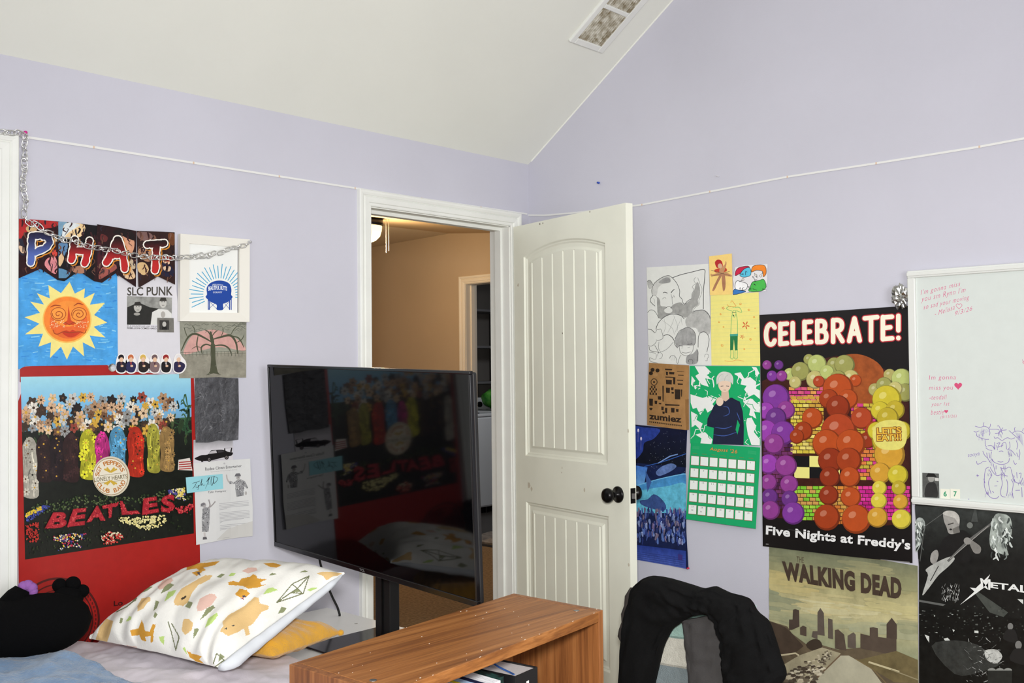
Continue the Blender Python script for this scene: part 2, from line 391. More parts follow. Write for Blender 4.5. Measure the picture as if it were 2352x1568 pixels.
hc = MB(); hc.hexa([(-1.7, 3.1, 2.51), (HX, 2.88, 2.51), (HX, 4.7, 2.47), (-1.7, 4.7, 2.47)], [(-1.7, 3.1, 2.75), (HX, 2.88, 2.75), (HX, 4.7, 2.75), (-1.7, 4.7, 2.75)])
struct(hc.build('ceiling_hall_far', mat('hall_ceiling_lit', (214, 196, 166), .7)))  # same ceiling, lighter colour: the brighter light on this part is painted in
struct(MB().box((-1.7, .12, -.1), (HX+.06, 4.7, 0)).build('floor_hall', M_CARPET))
casing('trim_4', LY0, LY1, LH, lambda y, z, d: (HX-d, y, z), m=mat('hall_trim', (236, 226, 208), .35))
lj = MB(); lj.box((HX, LY1-.004, 0), (HX+.12, LY1, LH)); lj.box((HX, LY0, 0), (HX+.12, LY0+.004, LH)); lj.box((HX, LY0+.004, LH-.004), (HX+.12, LY1-.004, LH))
lj.box((HX+.05, LY1-.016, 0), (HX+.085, LY1-.004, LH-.004))
struct(lj.build('trim_5', mat('hall_trim', (236, 226, 208), .35)))
ls = tag(MB().rbox((HX+.10, LY1-.0065, .87), (HX+.119, LY1-.0045, .93), .0008).build('strike_plate', M_BLK), 'small black strike plate on the laundry door frame', 'strike plate')
LXE = 4.6
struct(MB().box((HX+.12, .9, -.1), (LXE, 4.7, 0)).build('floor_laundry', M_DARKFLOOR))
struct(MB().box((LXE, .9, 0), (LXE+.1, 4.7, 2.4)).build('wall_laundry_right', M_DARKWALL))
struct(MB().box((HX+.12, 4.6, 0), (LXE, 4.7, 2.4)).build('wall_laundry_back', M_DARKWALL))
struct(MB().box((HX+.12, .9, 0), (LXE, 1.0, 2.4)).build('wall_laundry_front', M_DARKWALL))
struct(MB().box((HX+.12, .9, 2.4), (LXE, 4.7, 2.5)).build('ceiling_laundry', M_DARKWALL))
# white top-loading washer and the dryer beside it, seen through both doorways
M_APP = mat('appliance_white', (226, 230, 234), .3)
def appliance(nm, x0, x1, y0, y1, h, label, dial):
    t = thing(nm, label, 'washing machine' if nm == 'washing_machine' else 'dryer', ((x0+x1)/2, (y0+y1)/2, 0))
    MB().rbox((x0, y0, .06), (x1, y1, h-.03), .02).build('body', M_APP, t)
    MB().rbox((x0+.005, y0-.006, h-.03), (x1-.005, y1-.12, h), .008).build('lid', M_APP, t)
    MB().rbox((x0+.12, y0+.06, h), (x1-.12, y1-.2, h+.006), .003).build('glass_lid', mat('dark_glass', (30, 30, 32), .1), t)
    MB().rbox((x0, y1-.12, h-.03), (x1, y1, h+.12), .015).build('control_panel', M_APP, t)
    MB().lathe([(.03, 0), (.028, .02), (0, .021)], ((x0+x1)/2, y1-.12, h+.05), (0, -1, 0), 20).build('dial', M_BLK, t)
    for fx in (x0+.05, x1-.05):
        for fy in (y0+.05, y1-.05): MB().lathe([(.02, 0), (.02, .06)], (fx, fy, 0), (0, 0, 1), 12).build('foot', M_BLK, t)
appliance('washing_machine', 2.98, 3.655, 3.84, 4.52, .97, 'white top loading washer seen through the laundry doorway, nearer the left door frame', 1)
appliance('clothes_dryer', 3.67, 4.34, 3.80, 4.50, .985, 'white dryer seen at the right of the laundry doorway beside the washer', 0)
sh = thing('wall_shelf', 'dark shelf unit on the far laundry wall above the washer', 'shelf', (3.6, 4.45, 1.25))
for k, z in enumerate((1.25, 1.62, 2.0)): MB().rbox((2.7, 4.28, z), (4.4, 4.6, z+.025), .003).build('shelf_board', mat('grey_shelf', (120, 120, 124), .5), sh)
for x in (2.7, 3.55, 4.375): MB().rbox((x, 4.29, 1.275), (x+.025, 4.59, 2.0), .003).build('upright', mat('dark_board', (26, 24, 26), .6), sh)
bg = MB(); bg.blob((3.98, 4.10, 1.105), (.17, .12, .105), fn=lambda d: 1+.08*math.sin(7*d[0]+3*d[2])+.06*math.cos(9*d[1]))
tag(bg.build('laundry_bag', mat('green_print', (30, 140, 40), .5, alt=(110, 190, 80), nscale=14), smooth=True), 'bright green bag sitting on top of the dryer', 'bag')
rg = MB(); rg.prism([(2.34, 1.75), (2.34, 2.86), (2.72, 2.98), (3.0, 2.92), (2.98, 1.7)], lambda p: (p[0], p[1], 0), lambda p: (p[0]-.004*math.sin(p[1]*5), p[1], .016))
tag(rg.build('laundry_rug', mat('grey_rug', (172, 160, 148), .95, noise=.4, nscale=30, bump=.6, bscale=160)), 'grey mottled rug on the dark laundry floor', 'rug')
# hall ceiling fittings
hl = thing('hall_ceiling_lamp', 'lit glass hall lamp with black rim at upper left of the doorway', 'lamp', (.98, 2.4, 2.46))
MB().lathe([(.06, .0), (.10, -.012), (.105, -.05), (.098, -.062), (.04, -.062)], (.98, 2.4, 2.462), (0, 0, 1), 32).build('rim', M_BLK, hl, smooth=True)
MB().lathe([(.094, 0), (.092, -.03), (.08, -.07), (.052, -.098), (.02, -.112), (0, -.114)], (.98, 2.4, 2.40), (0, 0, 1), 32).build('glass_shade', mat_glow('lit_glass', (255, 226, 160), 2.2), hl, smooth=True)
for dx, ln in ((.10, .235), (.125, .22)):
    p0 = np.array([.98+dx, 2.33, 2.452])
    MB().tube([p0, p0+(0, 0, -ln)], .0022, 6).build('pull_chain', mat('chain_white', (214, 206, 190), .4), hl)
sd = at_y(1013, 533, 1.72); sz = z_(1.72)
st = thing('smoke_detector', 'round white smoke detector on the hall ceiling', 'smoke detector', (sd[0], 1.72, sz))
MB().lathe([(.062, .004), (.062, -.012), (.052, -.018)], (sd[0], 1.72, sz), (0, 0, 1), 32).build('base', mat('detector_white', (226, 216, 196), .5), st, smooth=True)
MB().lathe([(.05, -.018), (.047, -.042), (.03, -.05), (0, -.05)], (sd[0], 1.72, sz), (0, 0, 1), 32).build('cover', mat('detector_white', (226, 216, 196), .5), st, smooth=True)

# ceiling air vent in the slope
NV = np.array([0, SL, 1.])/math.hypot(SL, 1); EV = np.array([0, -1, SL])/math.hypot(SL, 1)
VO = np.array([-.345, -.535, CEIL+SL*.535])
VP = lambda a, b, d=0: VO+np.array([a, 0, 0])+EV*b-NV*d
vt = thing('ceiling_vent', 'long white air vent with dusty slats in the sloped ceiling', 'vent', VO)
f = MB(); WV, LV = .212, .56
for a0, a1, b0, b1 in ((0, .028, 0, LV), (WV-.036, WV, 0, LV), (.028, WV-.036, 0, .028), (.028, WV-.036, LV-.028, LV), (.028, WV-.036, .183, .203), (.028, WV-.036, .36, .38)):
    f.rbox((a0, b0, -.002), (a1, b1, .012), .004, frame=lambda p: VP(*p))
f.build('frame', M_TRIM, vt)
MB().rbox((.028, .028, .001), (WV-.036, LV-.028, .003), .0005, frame=lambda p: VP(*p)).build('backing', mat('vent_shade_dust', (58, 50, 40), .9, noise=.5, nscale=60), vt)  # dusty backing; the shade between the slats is put into its dark colour
M_SLAT = mat('vent_slat', (226, 222, 208), .5, alt=(150, 138, 112), nscale=40)
for b0, b1 in ((.028, .183), (.203, .36), (.38, .532)):
    for k in range(13):
        a = .0315+k*.0117
        s_ = MB(); s_.hexa([VP(a, b0, .003), VP(a+.0054, b0, .003), VP(a+.0054, b1, .003), VP(a, b1, .003)], [VP(a+.0015, b0, .010), VP(a+.0056, b0, .010), VP(a+.0056, b1, .010), VP(a+.0015, b1, .010)])
        s_.build('slat', M_SLAT, vt)

# ------------------------------------------------------------------ furniture and soft things
from mathutils import noise as mnoise
def nz(*p): return mnoise.noise(Vector(p))
# ---- bed against the door wall
BX0, BX1, BY0, BY1, BZ = -3.62, -1.715, -1.02, -.03, .60
bed = thing('bed', 'single bed with rumpled pale lavender sheet along the door wall', 'bed', ((BX0+BX1)/2, (BY0+BY1)/2, 0))
MB().rbox((BX0, BY0+.02, .10), (BX1, BY1, .30), .02).build('base', mat('bed_base', (150, 140, 132), .8), bed)
for fx in (BX0+.1, BX1-.1):
    for fy in (BY0+.1, BY1-.1): MB().lathe([(.025, 0), (.03, .10)], (fx, fy, 0), (0, 0, 1), 14).build('leg', M_BLK, bed)
MB().rbox((BX0, BY0+.02, .30), (BX1, BY1, .575), .05).build('mattress', mat('mattress_ticking', (226, 222, 220), .8), bed)
def sheet_z(x, y):
    e = min(x-BX0, BX1-x, y-BY0+.05, .2)/.2
    w = .016*nz(x*5.0, y*5.0, 1.3)+.016*nz(x*13+y*5, y*9, 4.2)-.011*abs(nz(x*17+y*9, y*15-x*4, 2.))-.006*abs(nz(x*34, y*30, 7.))
    return BZ-.002+w*max(e, .25)
nx, ny = 260, 140; P = []
for i in range(nx):
    row = []
    for k in range(ny):
        x = BX0-.004+(BX1-BX0+.008)*i/(nx-1); t = k/(ny-1)
        y = BY1+(BY0-BY1)*min(t/.8, 1)
        z = sheet_z(x, y)
        ed = min(x-BX0+.004, BX1+.004-x); z -= max(0, .03-ed)**2*25
        if t > .8:
            q = (t-.8)/.2; z = z*(1-q)+.24*q-.0; y = BY0-.012*math.sin(q*3)-.006*math.sin(x*16)*q
            z = BZ-.002-(BZ-.26)*q+(.012*nz(x*5, 0, 1.3))*(1-q)
        row.append((x, y, z))
    P.append(row)
sh_ = MB(); sh_.grid(P)
o = sh_.build('fitted_sheet', mat('lavender_sheet', (212, 204, 212), .85, noise=.06, nscale=5, bump=.12, bscale=260, sheen=.2), bed, smooth=True)

# ---- soft pillows: two bulging faces between four corners
def in_poly(p, poly):
    c = False; n = len(poly)
    for i in range(n):
        a, b = poly[i], poly[i-1]
        if (a[1] > p[1]) != (b[1] > p[1]) and p[0] < (b[0]-a[0])*(p[1]-a[1])/(b[1]-a[1])+a[0]: c = not c
    return c
def pillow_pts(C4, T, n, m, p=3.2, pinch=.03, wr=.006, seed=0., side=1):
    P0, P1, P2, P3 = [np.array(c, float) for c in C4]
    N = np.cross(P1-P0, P3-P0); N /= np.linalg.norm(N)
    if N[2] < 0: N = -N
    out = []
    for i in range(n):
        row = []
        for k in range(m):
            u = .5-.5*math.cos(math.pi*i/(n-1)); v = .5-.5*math.cos(math.pi*k/(m-1))
            a, b = 2*u-1, 2*v-1
            us = .5+.5*a*(1-pinch*(1-b*b)); vs = .5+.5*b*(1-pinch*(1-a*a))
            q = P0*(1-us)*(1-vs)+P1*us*(1-vs)+P2*us*vs+P3*(1-us)*vs
            f = (max(0, 1-abs(a)**p)*max(0, 1-abs(b)**p))**.55
            w = wr*(nz(u*6+seed, v*6, seed)+.8*nz(u*15+v*8, v*5-u*3, seed+3))*min(1, f*3)
            row.append(q+N*side*(T*f+w))
        out.append(row)
    return np.array(out), N
def pillow(C4, T0, T1, n, m, **k):
    top, N = pillow_pts(C4, T0, n, m, **k); bot, _ = pillow_pts(C4, T1, n, m, side=-1, **{**k, 'seed': k.get('seed', 0)+9})
    return top, bot
A0 = np.array(at_z(205, 1466, .632)); A1 = np.array(at_z(506, 1534, .632)); A2 = np.array(at_z(792, 1317, .79)); A3 = np.array(at_y(470, 1316, -.10))
top, bot = pillow((A0, A1, A2, A3), .105, .018, 330, 250, seed=2.4, wr=.006)
# gathered folds running in from the wall-side and low edges
for i in range(top.shape[0]):
    for k in range(top.shape[1]):
        u = i/(top.shape[0]-1); v = k/(top.shape[1]-1)
        e = math.exp(-v*3.2)*min(1, v*14)*min(1, (1-u)*10)
        fold = .011*e*math.sin(u*52+5*v+2*nz(u*7, v*4, 5)+1.2*math.sin(u*17))
        fold += .007*math.exp(-(1-u)*7)*min(1, (1-u)*20)*math.sin(v*34+u*6)*min(1, v*8)
        top[i, k] += np.array([-.25, -.2, .95])*fold
import itertools
zt = lambda pts: [(0+x/2.613, 1240+y/2.613) for x, y in pts]
flat = top.reshape(-1, 3)
d_ = flat-CAM; zz = d_@_f; TPX = np.stack([1176+FPX*(d_@_r)/zz, 784-FPX*(d_@_u)/zz], 1).reshape(top.shape[0], top.shape[1], 2)
WHITE = (238, 236, 230)
ANIMALS = []                                # printed shapes: colour, outline
def ani(c, pts): ANIMALS.append((c, zt(pts)))
OR, TN, GR, DG, PK = (216, 158, 62), (226, 190, 132), (190, 216, 128), (140, 146, 108), (228, 190, 176)
ani(OR, [(1120,160),(1180,140),(1240,135),(1320,125),(1290,150),(1220,165),(1235,180),(1205,190),(1180,170),(1120,180)]); ani(OR, [(1150,195),(1200,180),(1215,190),(1180,215)]); ani((60,66,92), [(1180,195),(1197,190),(1203,215)])
ani(OR, [(1370,255),(1400,243),(1430,255),(1450,230),(1500,220),(1520,205),(1540,212),(1545,230),(1600,235),(1560,255),(1570,270),(1610,262),(1545,285),(1490,290),(1455,275),(1400,270),(1372,270)])
ani(OR, [(1410,325),(1440,290),(1480,300),(1500,320),(1470,345),(1440,345)]); ani((60,66,92), [(1455,335),(1468,330),(1482,352)]); ani((150,50,60), [(1440,352),(1460,343),(1465,356)])
ani(OR, [(1580,140),(1640,135),(1690,150),(1660,165),(1620,160)])
ani(TN, [(1060,330),(1090,290),(1160,250),(1230,210),(1275,212),(1260,235),(1190,270),(1150,320),(1130,370),(1100,395),(1050,390),(1042,365)]); ani((70,60,50), [(1085,350),(1115,333),(1118,345),(1090,360)])
ani(TN, [(1335,490),(1370,450),(1460,400),(1530,340),(1552,345),(1560,380),(1615,395),(1610,415),(1570,430),(1520,500),(1490,520),(1500,565),(1475,575),(1465,530),(1420,555),(1370,575),(1320,545),(1340,515)]); ani((50,60,70), [(1388,515),(1405,505),(1408,518)]); ani((50,60,70), [(1345,532),(1360,524),(1362,536)])
ani(TN, [(825,395),(850,350),(900,340),(905,360),(880,380),(860,410),(825,430)])
ani(TN, [(575,590),(600,520),(640,470),(660,480),(680,485),(660,560),(640,620),(575,612)])
ani(OR, [(780,540),(830,530),(850,480),(860,500),(870,545),(900,550),(915,505),(935,505),(920,560),(920,610),(905,615),(905,575),(870,580),(880,610),(850,600),(835,570),(790,575)])
ani(TN, [(1090,540),(1100,475),(1130,470),(1160,500),(1150,540),(1110,570)])
ani(OR, [(1120,660),(1150,680),(1190,690),(1212,700),(1195,715),(1230,745),(1190,740),(1160,715),(1140,705)])
ani(TN, [(1900,200),(1930,190),(1990,190),(2055,200),(1990,230),(1960,240),(1940,215)])
ani(PK, [(1180,400),(1200,350),(1260,320),(1290,325),(1300,345),(1270,390),(1210,425),(1185,425)]); ani(PK, [(945,280),(980,240),(1030,225),(1040,240),(1000,285),(955,298)]); ani(PK, [(1450,185),(1490,165),(1540,165),(1545,182),(1490,200)]); ani(PK, [(760,630),(820,640),(830,665),(770,655)])
for q in [[(985,370),(1010,310),(1060,298),(1040,330)], [(1230,525),(1250,470),(1300,435),(1310,450),(1270,500)], [(1580,325),(1605,290),(1640,283),(1665,300),(1620,315)], [(1370,215),(1390,195),(1415,200),(1400,215)], [(955,580),(985,575),(985,630),(960,605)], [(755,490),(775,455),(790,460),(785,478)], [(1840,300),(1870,285),(1905,285),(1880,310)], [(1095,650),(1110,640),(1125,690)]]: ani(GR, q)
for q in [[(845,318),(880,280),(918,280),(880,305)], [(965,320),(990,275),(1020,258),(1045,268),(1010,300)], [(1110,400),(1130,365),(1158,375),(1140,410)], [(1200,480),(1240,410),(1280,390),(1290,405),(1240,450)], [(920,425),(935,360),(955,370),(940,410)], [(1300,220),(1330,200),(1350,205),(1325,225)], [(1610,215),(1635,195),(1660,205)], [(1750,315),(1785,283),(1800,310)], [(1668,440),(1690,400),(1720,408),(1700,435)], [(715,495),(725,465),(740,470),(730,500)], [(920,460),(930,430),(945,445),(932,470)], [(1160,590),(1165,530),(1195,530),(1175,570)], [(790,375),(810,345),(825,335),(815,365)], [(1790,195),(1830,180),(1850,190)], [(1310,730),(1320,680),(1350,700)]]: ani(DG, q)
LINES = [zt(q) for q in ([(1660,375),(1755,262),(1855,215),(1820,320),(1660,375)], [(1755,262),(1815,320),(1750,315)], [(1660,375),(1790,285),(1855,215)], [(1010,490),(1030,560),(1055,660),(1075,580),(1030,500)], [(1280,740),(1300,680),(1345,720),(1290,760)], [(700,430),(760,400),(820,350),(760,370)])]
n0, n1 = top.shape[:2]
cpx = (TPX[:-1, :-1]+TPX[1:, :-1]+TPX[1:, 1:]+TPX[:-1, 1:])/4
def face_col(i, k):
    u = (i+.5)/(n0-1); q = cpx[i, k]
    if u > .957: return WHITE
    c = WHITE
    for cc, poly, bb in BB:
        if bb[0] < q[0] < bb[1] and bb[2] < q[1] < bb[3] and in_poly(q, poly): c = cc
    for ln in LINES:
        for a, b in zip(ln, ln[1:]):
            a = np.array(a); b = np.array(b); t = np.clip(((q-a)@(b-a))/((b-a)@(b-a)), 0, 1)
            if np.linalg.norm(a+t*(b-a)-q) < 1.2: c = (120, 124, 92)
    return c
BB = [(c, p, (min(x for x, y in p), max(x for x, y in p), min(y for x, y in p), max(y for x, y in p))) for c, p in ANIMALS]
pm = MB(); cols = []
pm.grid(top); pm.c = [(*lin(face_col(i, k)), .97) for i in range(n0-1) for k in range(n1-1)]
pm.grid(bot, flip=True); pm.c[(n0-1)*(n1-1):] = [(*lin(WHITE), .97)]*((n0-1)*(n1-1))
M_PRINT = mat_ink('printed_cotton', .85, .2, 40, bump=.1, bscale=200)
o = pm.build('pillow', M_PRINT, smooth=True)
tag(o, 'white pillow printed with foxes, bears and green tents leaning on the bed', 'pillow')
# turned hem round the open end of the pillowcase
hm = MB(); rows = []
for k in range(60):
    t = k/59; c = A1*(1-t)+A2*t; e = min(1, t*14+.35, (1-t)*7)**.6*(.7+.85*(1-t))
    N = np.array([.10, -.45, .89]); S = np.array([.62, -.72, -.1]); S = S/np.linalg.norm(S)
    q = []
    for (a, b) in ((.0, .010), (.010, .016), (.022, .007), (.027, -.001), (.022, -.006), (.008, -.010), (.0, -.006)):
        q.append(c+S*(a*e-.006)+N*(b*e+.006*nz(t*11, a*60, 7)*(1-t*.6)))
    rows.append(q)
hm.grid(rows, wrap=True); n_ = len(rows[0]); hm.add([p for p in rows[0]], [list(range(n_))]); hm.add([p for p in rows[-1]], [list(range(n_))])
h_ = hm.build('pillowcase_hem', mat('white_cotton', (224, 228, 234), .85, noise=.03, nscale=20), o, smooth=True, weld=True); h_['label'] = 'plain white pillowcase hem'
# ---- yellow plush cushion under it
Y1 = at_z(785, 1452, .632); Y0 = at_z(628, 1507, .632)
dY = (Y1-Y0); nY = np.array([-dY[1], dY[0], 0]); nY = nY/np.linalg.norm(nY)*.36
if nY[1] < 0: nY = -nY
t_, b_ = pillow((Y0, Y1, Y1+nY*.9+np.array([-.12, 0, .0]), Y0+nY), 0.050, .024, 60, 50, seed=5., p=4.5, pinch=.02)
ym = MB(); ym.grid(t_); ym.grid(b_, flip=True)
M_YEL = mat('yellow_plush', (226, 166, 40), .95, noise=.12, nscale=25, bump=.35, bscale=260, sheen=.5)
yo = ym.build('cushion', M_YEL, smooth=True); tag(yo, 'mustard yellow plush cushion under the printed pillow', 'cushion')
nb = MB(); nb.blob(Y1+np.array([-.004, 0, .0]), (.010, .010, .009), 14, 10); nb.build('corner_nub', M_YEL, yo, smooth=True)
# ---- black plush animal lying at the head of the wall
M_PL = mat('black_plush', (9, 9, 10), .95, bump=.15, bscale=300, spec=.08)
M_PUR = mat('purple_plush', (150, 98, 170), .95, bump=.3, bscale=300, spec=.15)
pa = at_z(-190, 1462, .70); pb = at_z(128, 1432, .70)
pm_ = MB(); axis = np.array(pb)-np.array(pa); L_ = np.linalg.norm(axis); axis = axis/L_
sd_ = np.cross(axis, (0, 0, 1)); sd_ /= np.linalg.norm(sd_)
rows = []
for i in range(41):
    t = i/40; r = .107*(max(0, 1-abs(2*t-1)**2.5))**.5*(.82+.22*t+.03*math.sin(t*9))
    c = np.array(pa)-axis*.02+axis*(L_+.115)*t; c = c+np.array([0, 0, .02*t-.012])
    rows.append([c+r*(math.cos(a)*sd_*1.0+math.sin(a)*np.array([0, 0, .86])) for a in np.linspace(0, 2*math.pi, 33)[:-1]])
pm_.grid(rows, wrap=True)
po = pm_.build('plush_toy', M_PL, smooth=True, weld=True); tag(po, 'black plush animal with purple paw pads lying on the bed by the wall', 'soft toy')
tb = MB()
dP = np.linalg.norm(at_z(150, 1400, .72)-CAM)
def at_d(x, y, d): v = ray(x, y); return CAM+v/np.linalg.norm(v)*d
dT = np.linalg.norm(np.array(pb)-CAM)+.03
for (x, y, r) in ((137, 1344, .020), (167, 1341, .022), (189, 1357, .019)):
    tb.blob(at_d(x, y, dT), (r, r, r), 16, 12)
tb.tube([at_d(150, 1385, dT-.01), at_d(160, 1366, dT), at_d(164, 1350, dT)], [.045, .04, .03], 14)
tb.build('paw', M_PL, po, smooth=True)
fb = MB(); fb.tube([at_d(25, 1395, dT-.03), at_d(42, 1368, dT-.03), at_d(52, 1352, dT-.03)], [.04, .032, .021], 16)
fb.build('foot', M_PL, po, smooth=True)
tl = MB()
for (x, y, r) in ((54, 1346, .0145), (64, 1344, .0155), (73, 1350, .0155), (76, 1358, .013)): tl.blob(at_d(x, y, dT-.03), (r, r, r), 14, 10)
tl.build('paw_pad', M_PUR, po, smooth=True)['label'] = 'purple paw pad'
# ---- blue blanket heaped at the near corner of the bed
bl = MB(); rows = []
q0 = at_z(-330, 1478, .63); q1 = at_z(345, 1600, .62)
edge = [at_z(x, y, .63)[:2] for x, y in ((-420,1470),(-250,1476),(-100,1482),(0,1484),(100,1486),(200,1513),(300,1552),(345,1578),(370,1610))]
edge = np.array(spline(edge, 10)); ne = len(edge)
for i in range(ne):
    row = []
    for k in range(60):
        s_ = i/(ne-1); t = k/59; p0 = edge[i]; p1 = np.array([p0[0]-.15, -1.06]); p = p0*(1-t)+p1*t
        x, y = p; e = max(0, min(1, t*9, (1-s_)*8))**.5
        z = sheet_z(x, y)+.007+.028*e+.020*e*abs(nz(x*7, y*7, 3.))+.010*e*abs(nz(x*16, y*14, 8))
        z = z if y > -1.03 else z-(-1.03-y)*2.2
        row.append((x, y, z))
    rows.append(row)
bl.grid(rows); bl.grid(np.array(rows)-np.array([0, 0, .006]), flip=True)
tag(bl.build('blanket', mat('blue_fleece', (104, 132, 166), .95, alt=(126, 152, 184), nscale=18, bump=.4, bscale=120, sheen=.3), smooth=True), 'blue fleece blanket bunched at the near end of the bed', 'blanket')

# ---- white cabinet at the foot of the bed
cab = thing('low_cabinet', 'low white cabinet at the foot of the bed against the door wall', 'cabinet', (-1.41, -.47, 0))
M_WL = mat('white_laminate', (244, 243, 240), .35, noise=.02)
MB().rbox((-1.70, -.93, .505), (-1.145, -.02, .53), .002).build('top', M_WL, cab)
MB().rbox((-1.667, -.92, .04), (-1.649, -.03, .505), .001).build('side_panel', M_WL, cab); MB().rbox((-1.168, -.92, .04), (-1.15, -.03, .505), .001).build('side_panel', M_WL, cab)
MB().rbox((-1.649, -.04, .04), (-1.168, -.03, .505), .001).build('back_panel', M_WL, cab); MB().rbox((-1.649, -.91, .06), (-1.168, -.04, .078), .001).build('bottom_panel', M_WL, cab)
for y in (-.92, -.48):
    d = MB().rbox((-1.168+.019, y, .06), (-1.168+.033, y+.435, .50), .002).build('door', M_WL, cab)
    MB().lathe([(.006, 0), (.006, .012), (.012, .018), (.01, .025), (0, .026)], (-1.135, -.49 if y < -.5 else -.47, .42), (1, 0, 0), 16).build('knob', M_BLK, d, smooth=True)
cap = at_z(818, 1432, .53); MB().lathe([(.006, 0), (.006, .0006), (0, .0008)], (cap[0], cap[1], .53), (0, 0, 1), 16).build('screw_cap', mat('grey_cap', (170, 165, 158), .6), cab)

# ---- television on a pole stand, seen at a steep angle
TC = CAM+(np.array([-1.4215, -.566, 1.089])-CAM)*.985
ta, tt, tr = -1.648, -.054, -.026
e_ = np.array([math.cos(ta), math.sin(ta), 0]); n__ = np.array([-math.sin(ta), math.cos(ta), 0]); v_ = np.array([0, 0, math.cos(tt)])+n__*math.sin(tt)
E2 = e_*math.cos(tr)+v_*math.sin(tr); V2 = -e_*math.sin(tr)+v_*math.cos(tr); N2 = np.cross(E2, V2)
if N2@(CAM-TC) < 0: N2 = -N2
TP = lambda u, v, d=0: TC+E2*u+V2*v+N2*d
TW, THt = 1.115*.985/2, .645*.985/2
tv = thing('television', 'large black flat television on a pole stand in front of the doorway', 'television', (TC[0]+.06, TC[1], .53))
M_BZ = mat('tv_bezel', (12, 12, 14), .22)
fr = MB()
for (u0, u1, v0, v1) in ((-TW, TW, THt-.009, THt), (-TW, TW, -THt, -THt+.017), (-TW, -TW+.009, -THt+.017, THt-.009), (TW-.009, TW, -THt+.017, THt-.009)):
    fr.rbox((u0, v0, -.012), (u1, v1, .0), .002, frame=lambda p: TP(*p))
fr.build('bezel', M_BZ, tv)
M_SCR = mat('tv_glass', (4, 4, 5), .055, spec=.22)
MB().rbox((-TW+.008, -THt+.016, -.012), (TW-.008, THt-.008, -.003), .0003, frame=lambda p: TP(*p)).build('screen', M_SCR, tv)
bk = MB(); bk.rbox((-TW+.004, -THt+.004, -.03), (TW-.004, THt-.004, -.012), .006, frame=lambda p: TP(*p)); bk.rbox((-.36, -THt+.03, -.065), (.36, .1, -.03), .015, frame=lambda p: TP(*p))
bk.build('back_cover', mat('tv_back', (24, 24, 26), .5), tv)
pb_ = at_z(890, 1462, .53); px_ = TC[0]+.115
pole = on_plane(890, 1440, (1, 0, 0), px_)
MB().rbox((px_-.02, pole[1]-.036, .5385), (px_+.02, pole[1]+.036, 1.12), .003).build('pole', mat('matte_black', (16, 16, 17), .4), tv)
MB().rbox((px_-.024, pole[1]-.003, .536), (px_-.0195, pole[1]+.003, 1.1), .001).build('pole_seam', M_BLK, tv)
ar = MB(); ar.rbox((px_-.05, pole[1]-.12, 1.02), (px_-.02, pole[1]+.12, 1.1), .004); ar.build('wall_bracket', M_BLK, tv)
pbx = [at_z(765, 1474, .537), at_z(848, 1441, .537)]
ba = MB(); ba.rbox((-.30, -.16, 0), (.30, .16, .007), .003, frame=lambda p: np.array([px_-.03+p[1]+p[0]*.03, pole[1]-.02+p[0]*.72, .5308+p[2]]))
ba.build('base_plate', mat('black_glass_plate', (20, 20, 23), .12), tv)
# ---- black cable from the television to the cabinet top
yc = -.16
pts = [at_y(x, y, yc) for x, y in ((730, 1262), (735, 1290), (741, 1315), (752, 1345), (764, 1372), (775, 1394), (780, 1410), (780, 1424), (776, 1432))]
tag(MB().tube(pts, .0042, 8).build('power_cable', mat('cable_black', (14, 14, 15), .45), smooth=True), 'black power cable hanging from the television behind the printed pillow', 'cable')

# ---- walnut laminate bookcase in the foreground
BH = .80
ka, kb, kc = at_z(664, 1525, BH), at_z(1180, 1362, BH), at_z(1385, 1400, BH)
K1 = ka-kb; KL = np.linalg.norm(K1); K1 /= KL; K2 = kc-kb; KD = np.linalg.norm(K2); K2 /= KD
KP = lambda p: np.array([kb[0], kb[1], 0])+K1*p[0]+K2*p[1]+np.array([0, 0, p[2]])
WA = mat_wood('walnut_lengthwise', (116, 68, 30), (152, 96, 46), (178, 120, 66), 0)
WZ = mat_wood('walnut_upright', (104, 60, 30), (144, 90, 48), (168, 112, 64), 2)
kb0 = KP((KL/2, KD/2, 0))
bc = thing('bookcase', 'brown wood grain bookcase with worn bare top in the foreground', 'bookcase', kb0)
MB().rbox((.02, 0, BH-.026), (KL-.02, KD, BH), .0015, frame=KP).build('top', WA, bc)
MB().rbox((0, 0, 0), (.0195, KD, BH), .0015, frame=KP).build('side_panel', WZ, bc); MB().rbox((KL-.0195, 0, 0), (KL, KD, BH), .0015, frame=KP).build('side_panel', WZ, bc)
MB().rbox((.02, .006, .06), (KL-.02, .01, BH-.026), .0005, frame=KP).build('back_panel', WZ, bc)
for z in (.06, .44): MB().rbox((.02, .011, z), (KL-.02, KD-.006, z+.018), .001, frame=KP).build('shelf', WA, bc)
MB().rbox((.02, KD-.03, 0), (KL-.02, KD-.014, .06), .001, frame=KP).build('plinth', WA, bc)
for (x, y) in ((1324, 1402), (857, 1562)):
    p = at_z(x, y, BH); MB().lathe([(.0075, 0), (.0075, .0007), (.006, .0011), (0, .0009)], (p[0], p[1], BH), (0, 0, 1), 20).build('cam_screw', mat('zinc', (150, 150, 148), .35, metal=.9), bc)
ck = MB(); random.seed(3)
for k in range(28):
    u = random.random()*KL; v = random.random()*KD; r = .0005+.0012*random.random()**2
    ck.prism([(u+r*math.cos(t)*(1+random.random()), v+r*math.sin(t)) for t in (0, 1.2, 2.4, 3.6, 4.9)], lambda p: KP((p[0], p[1], BH)), lambda p: KP((p[0], p[1], BH+.0004)))
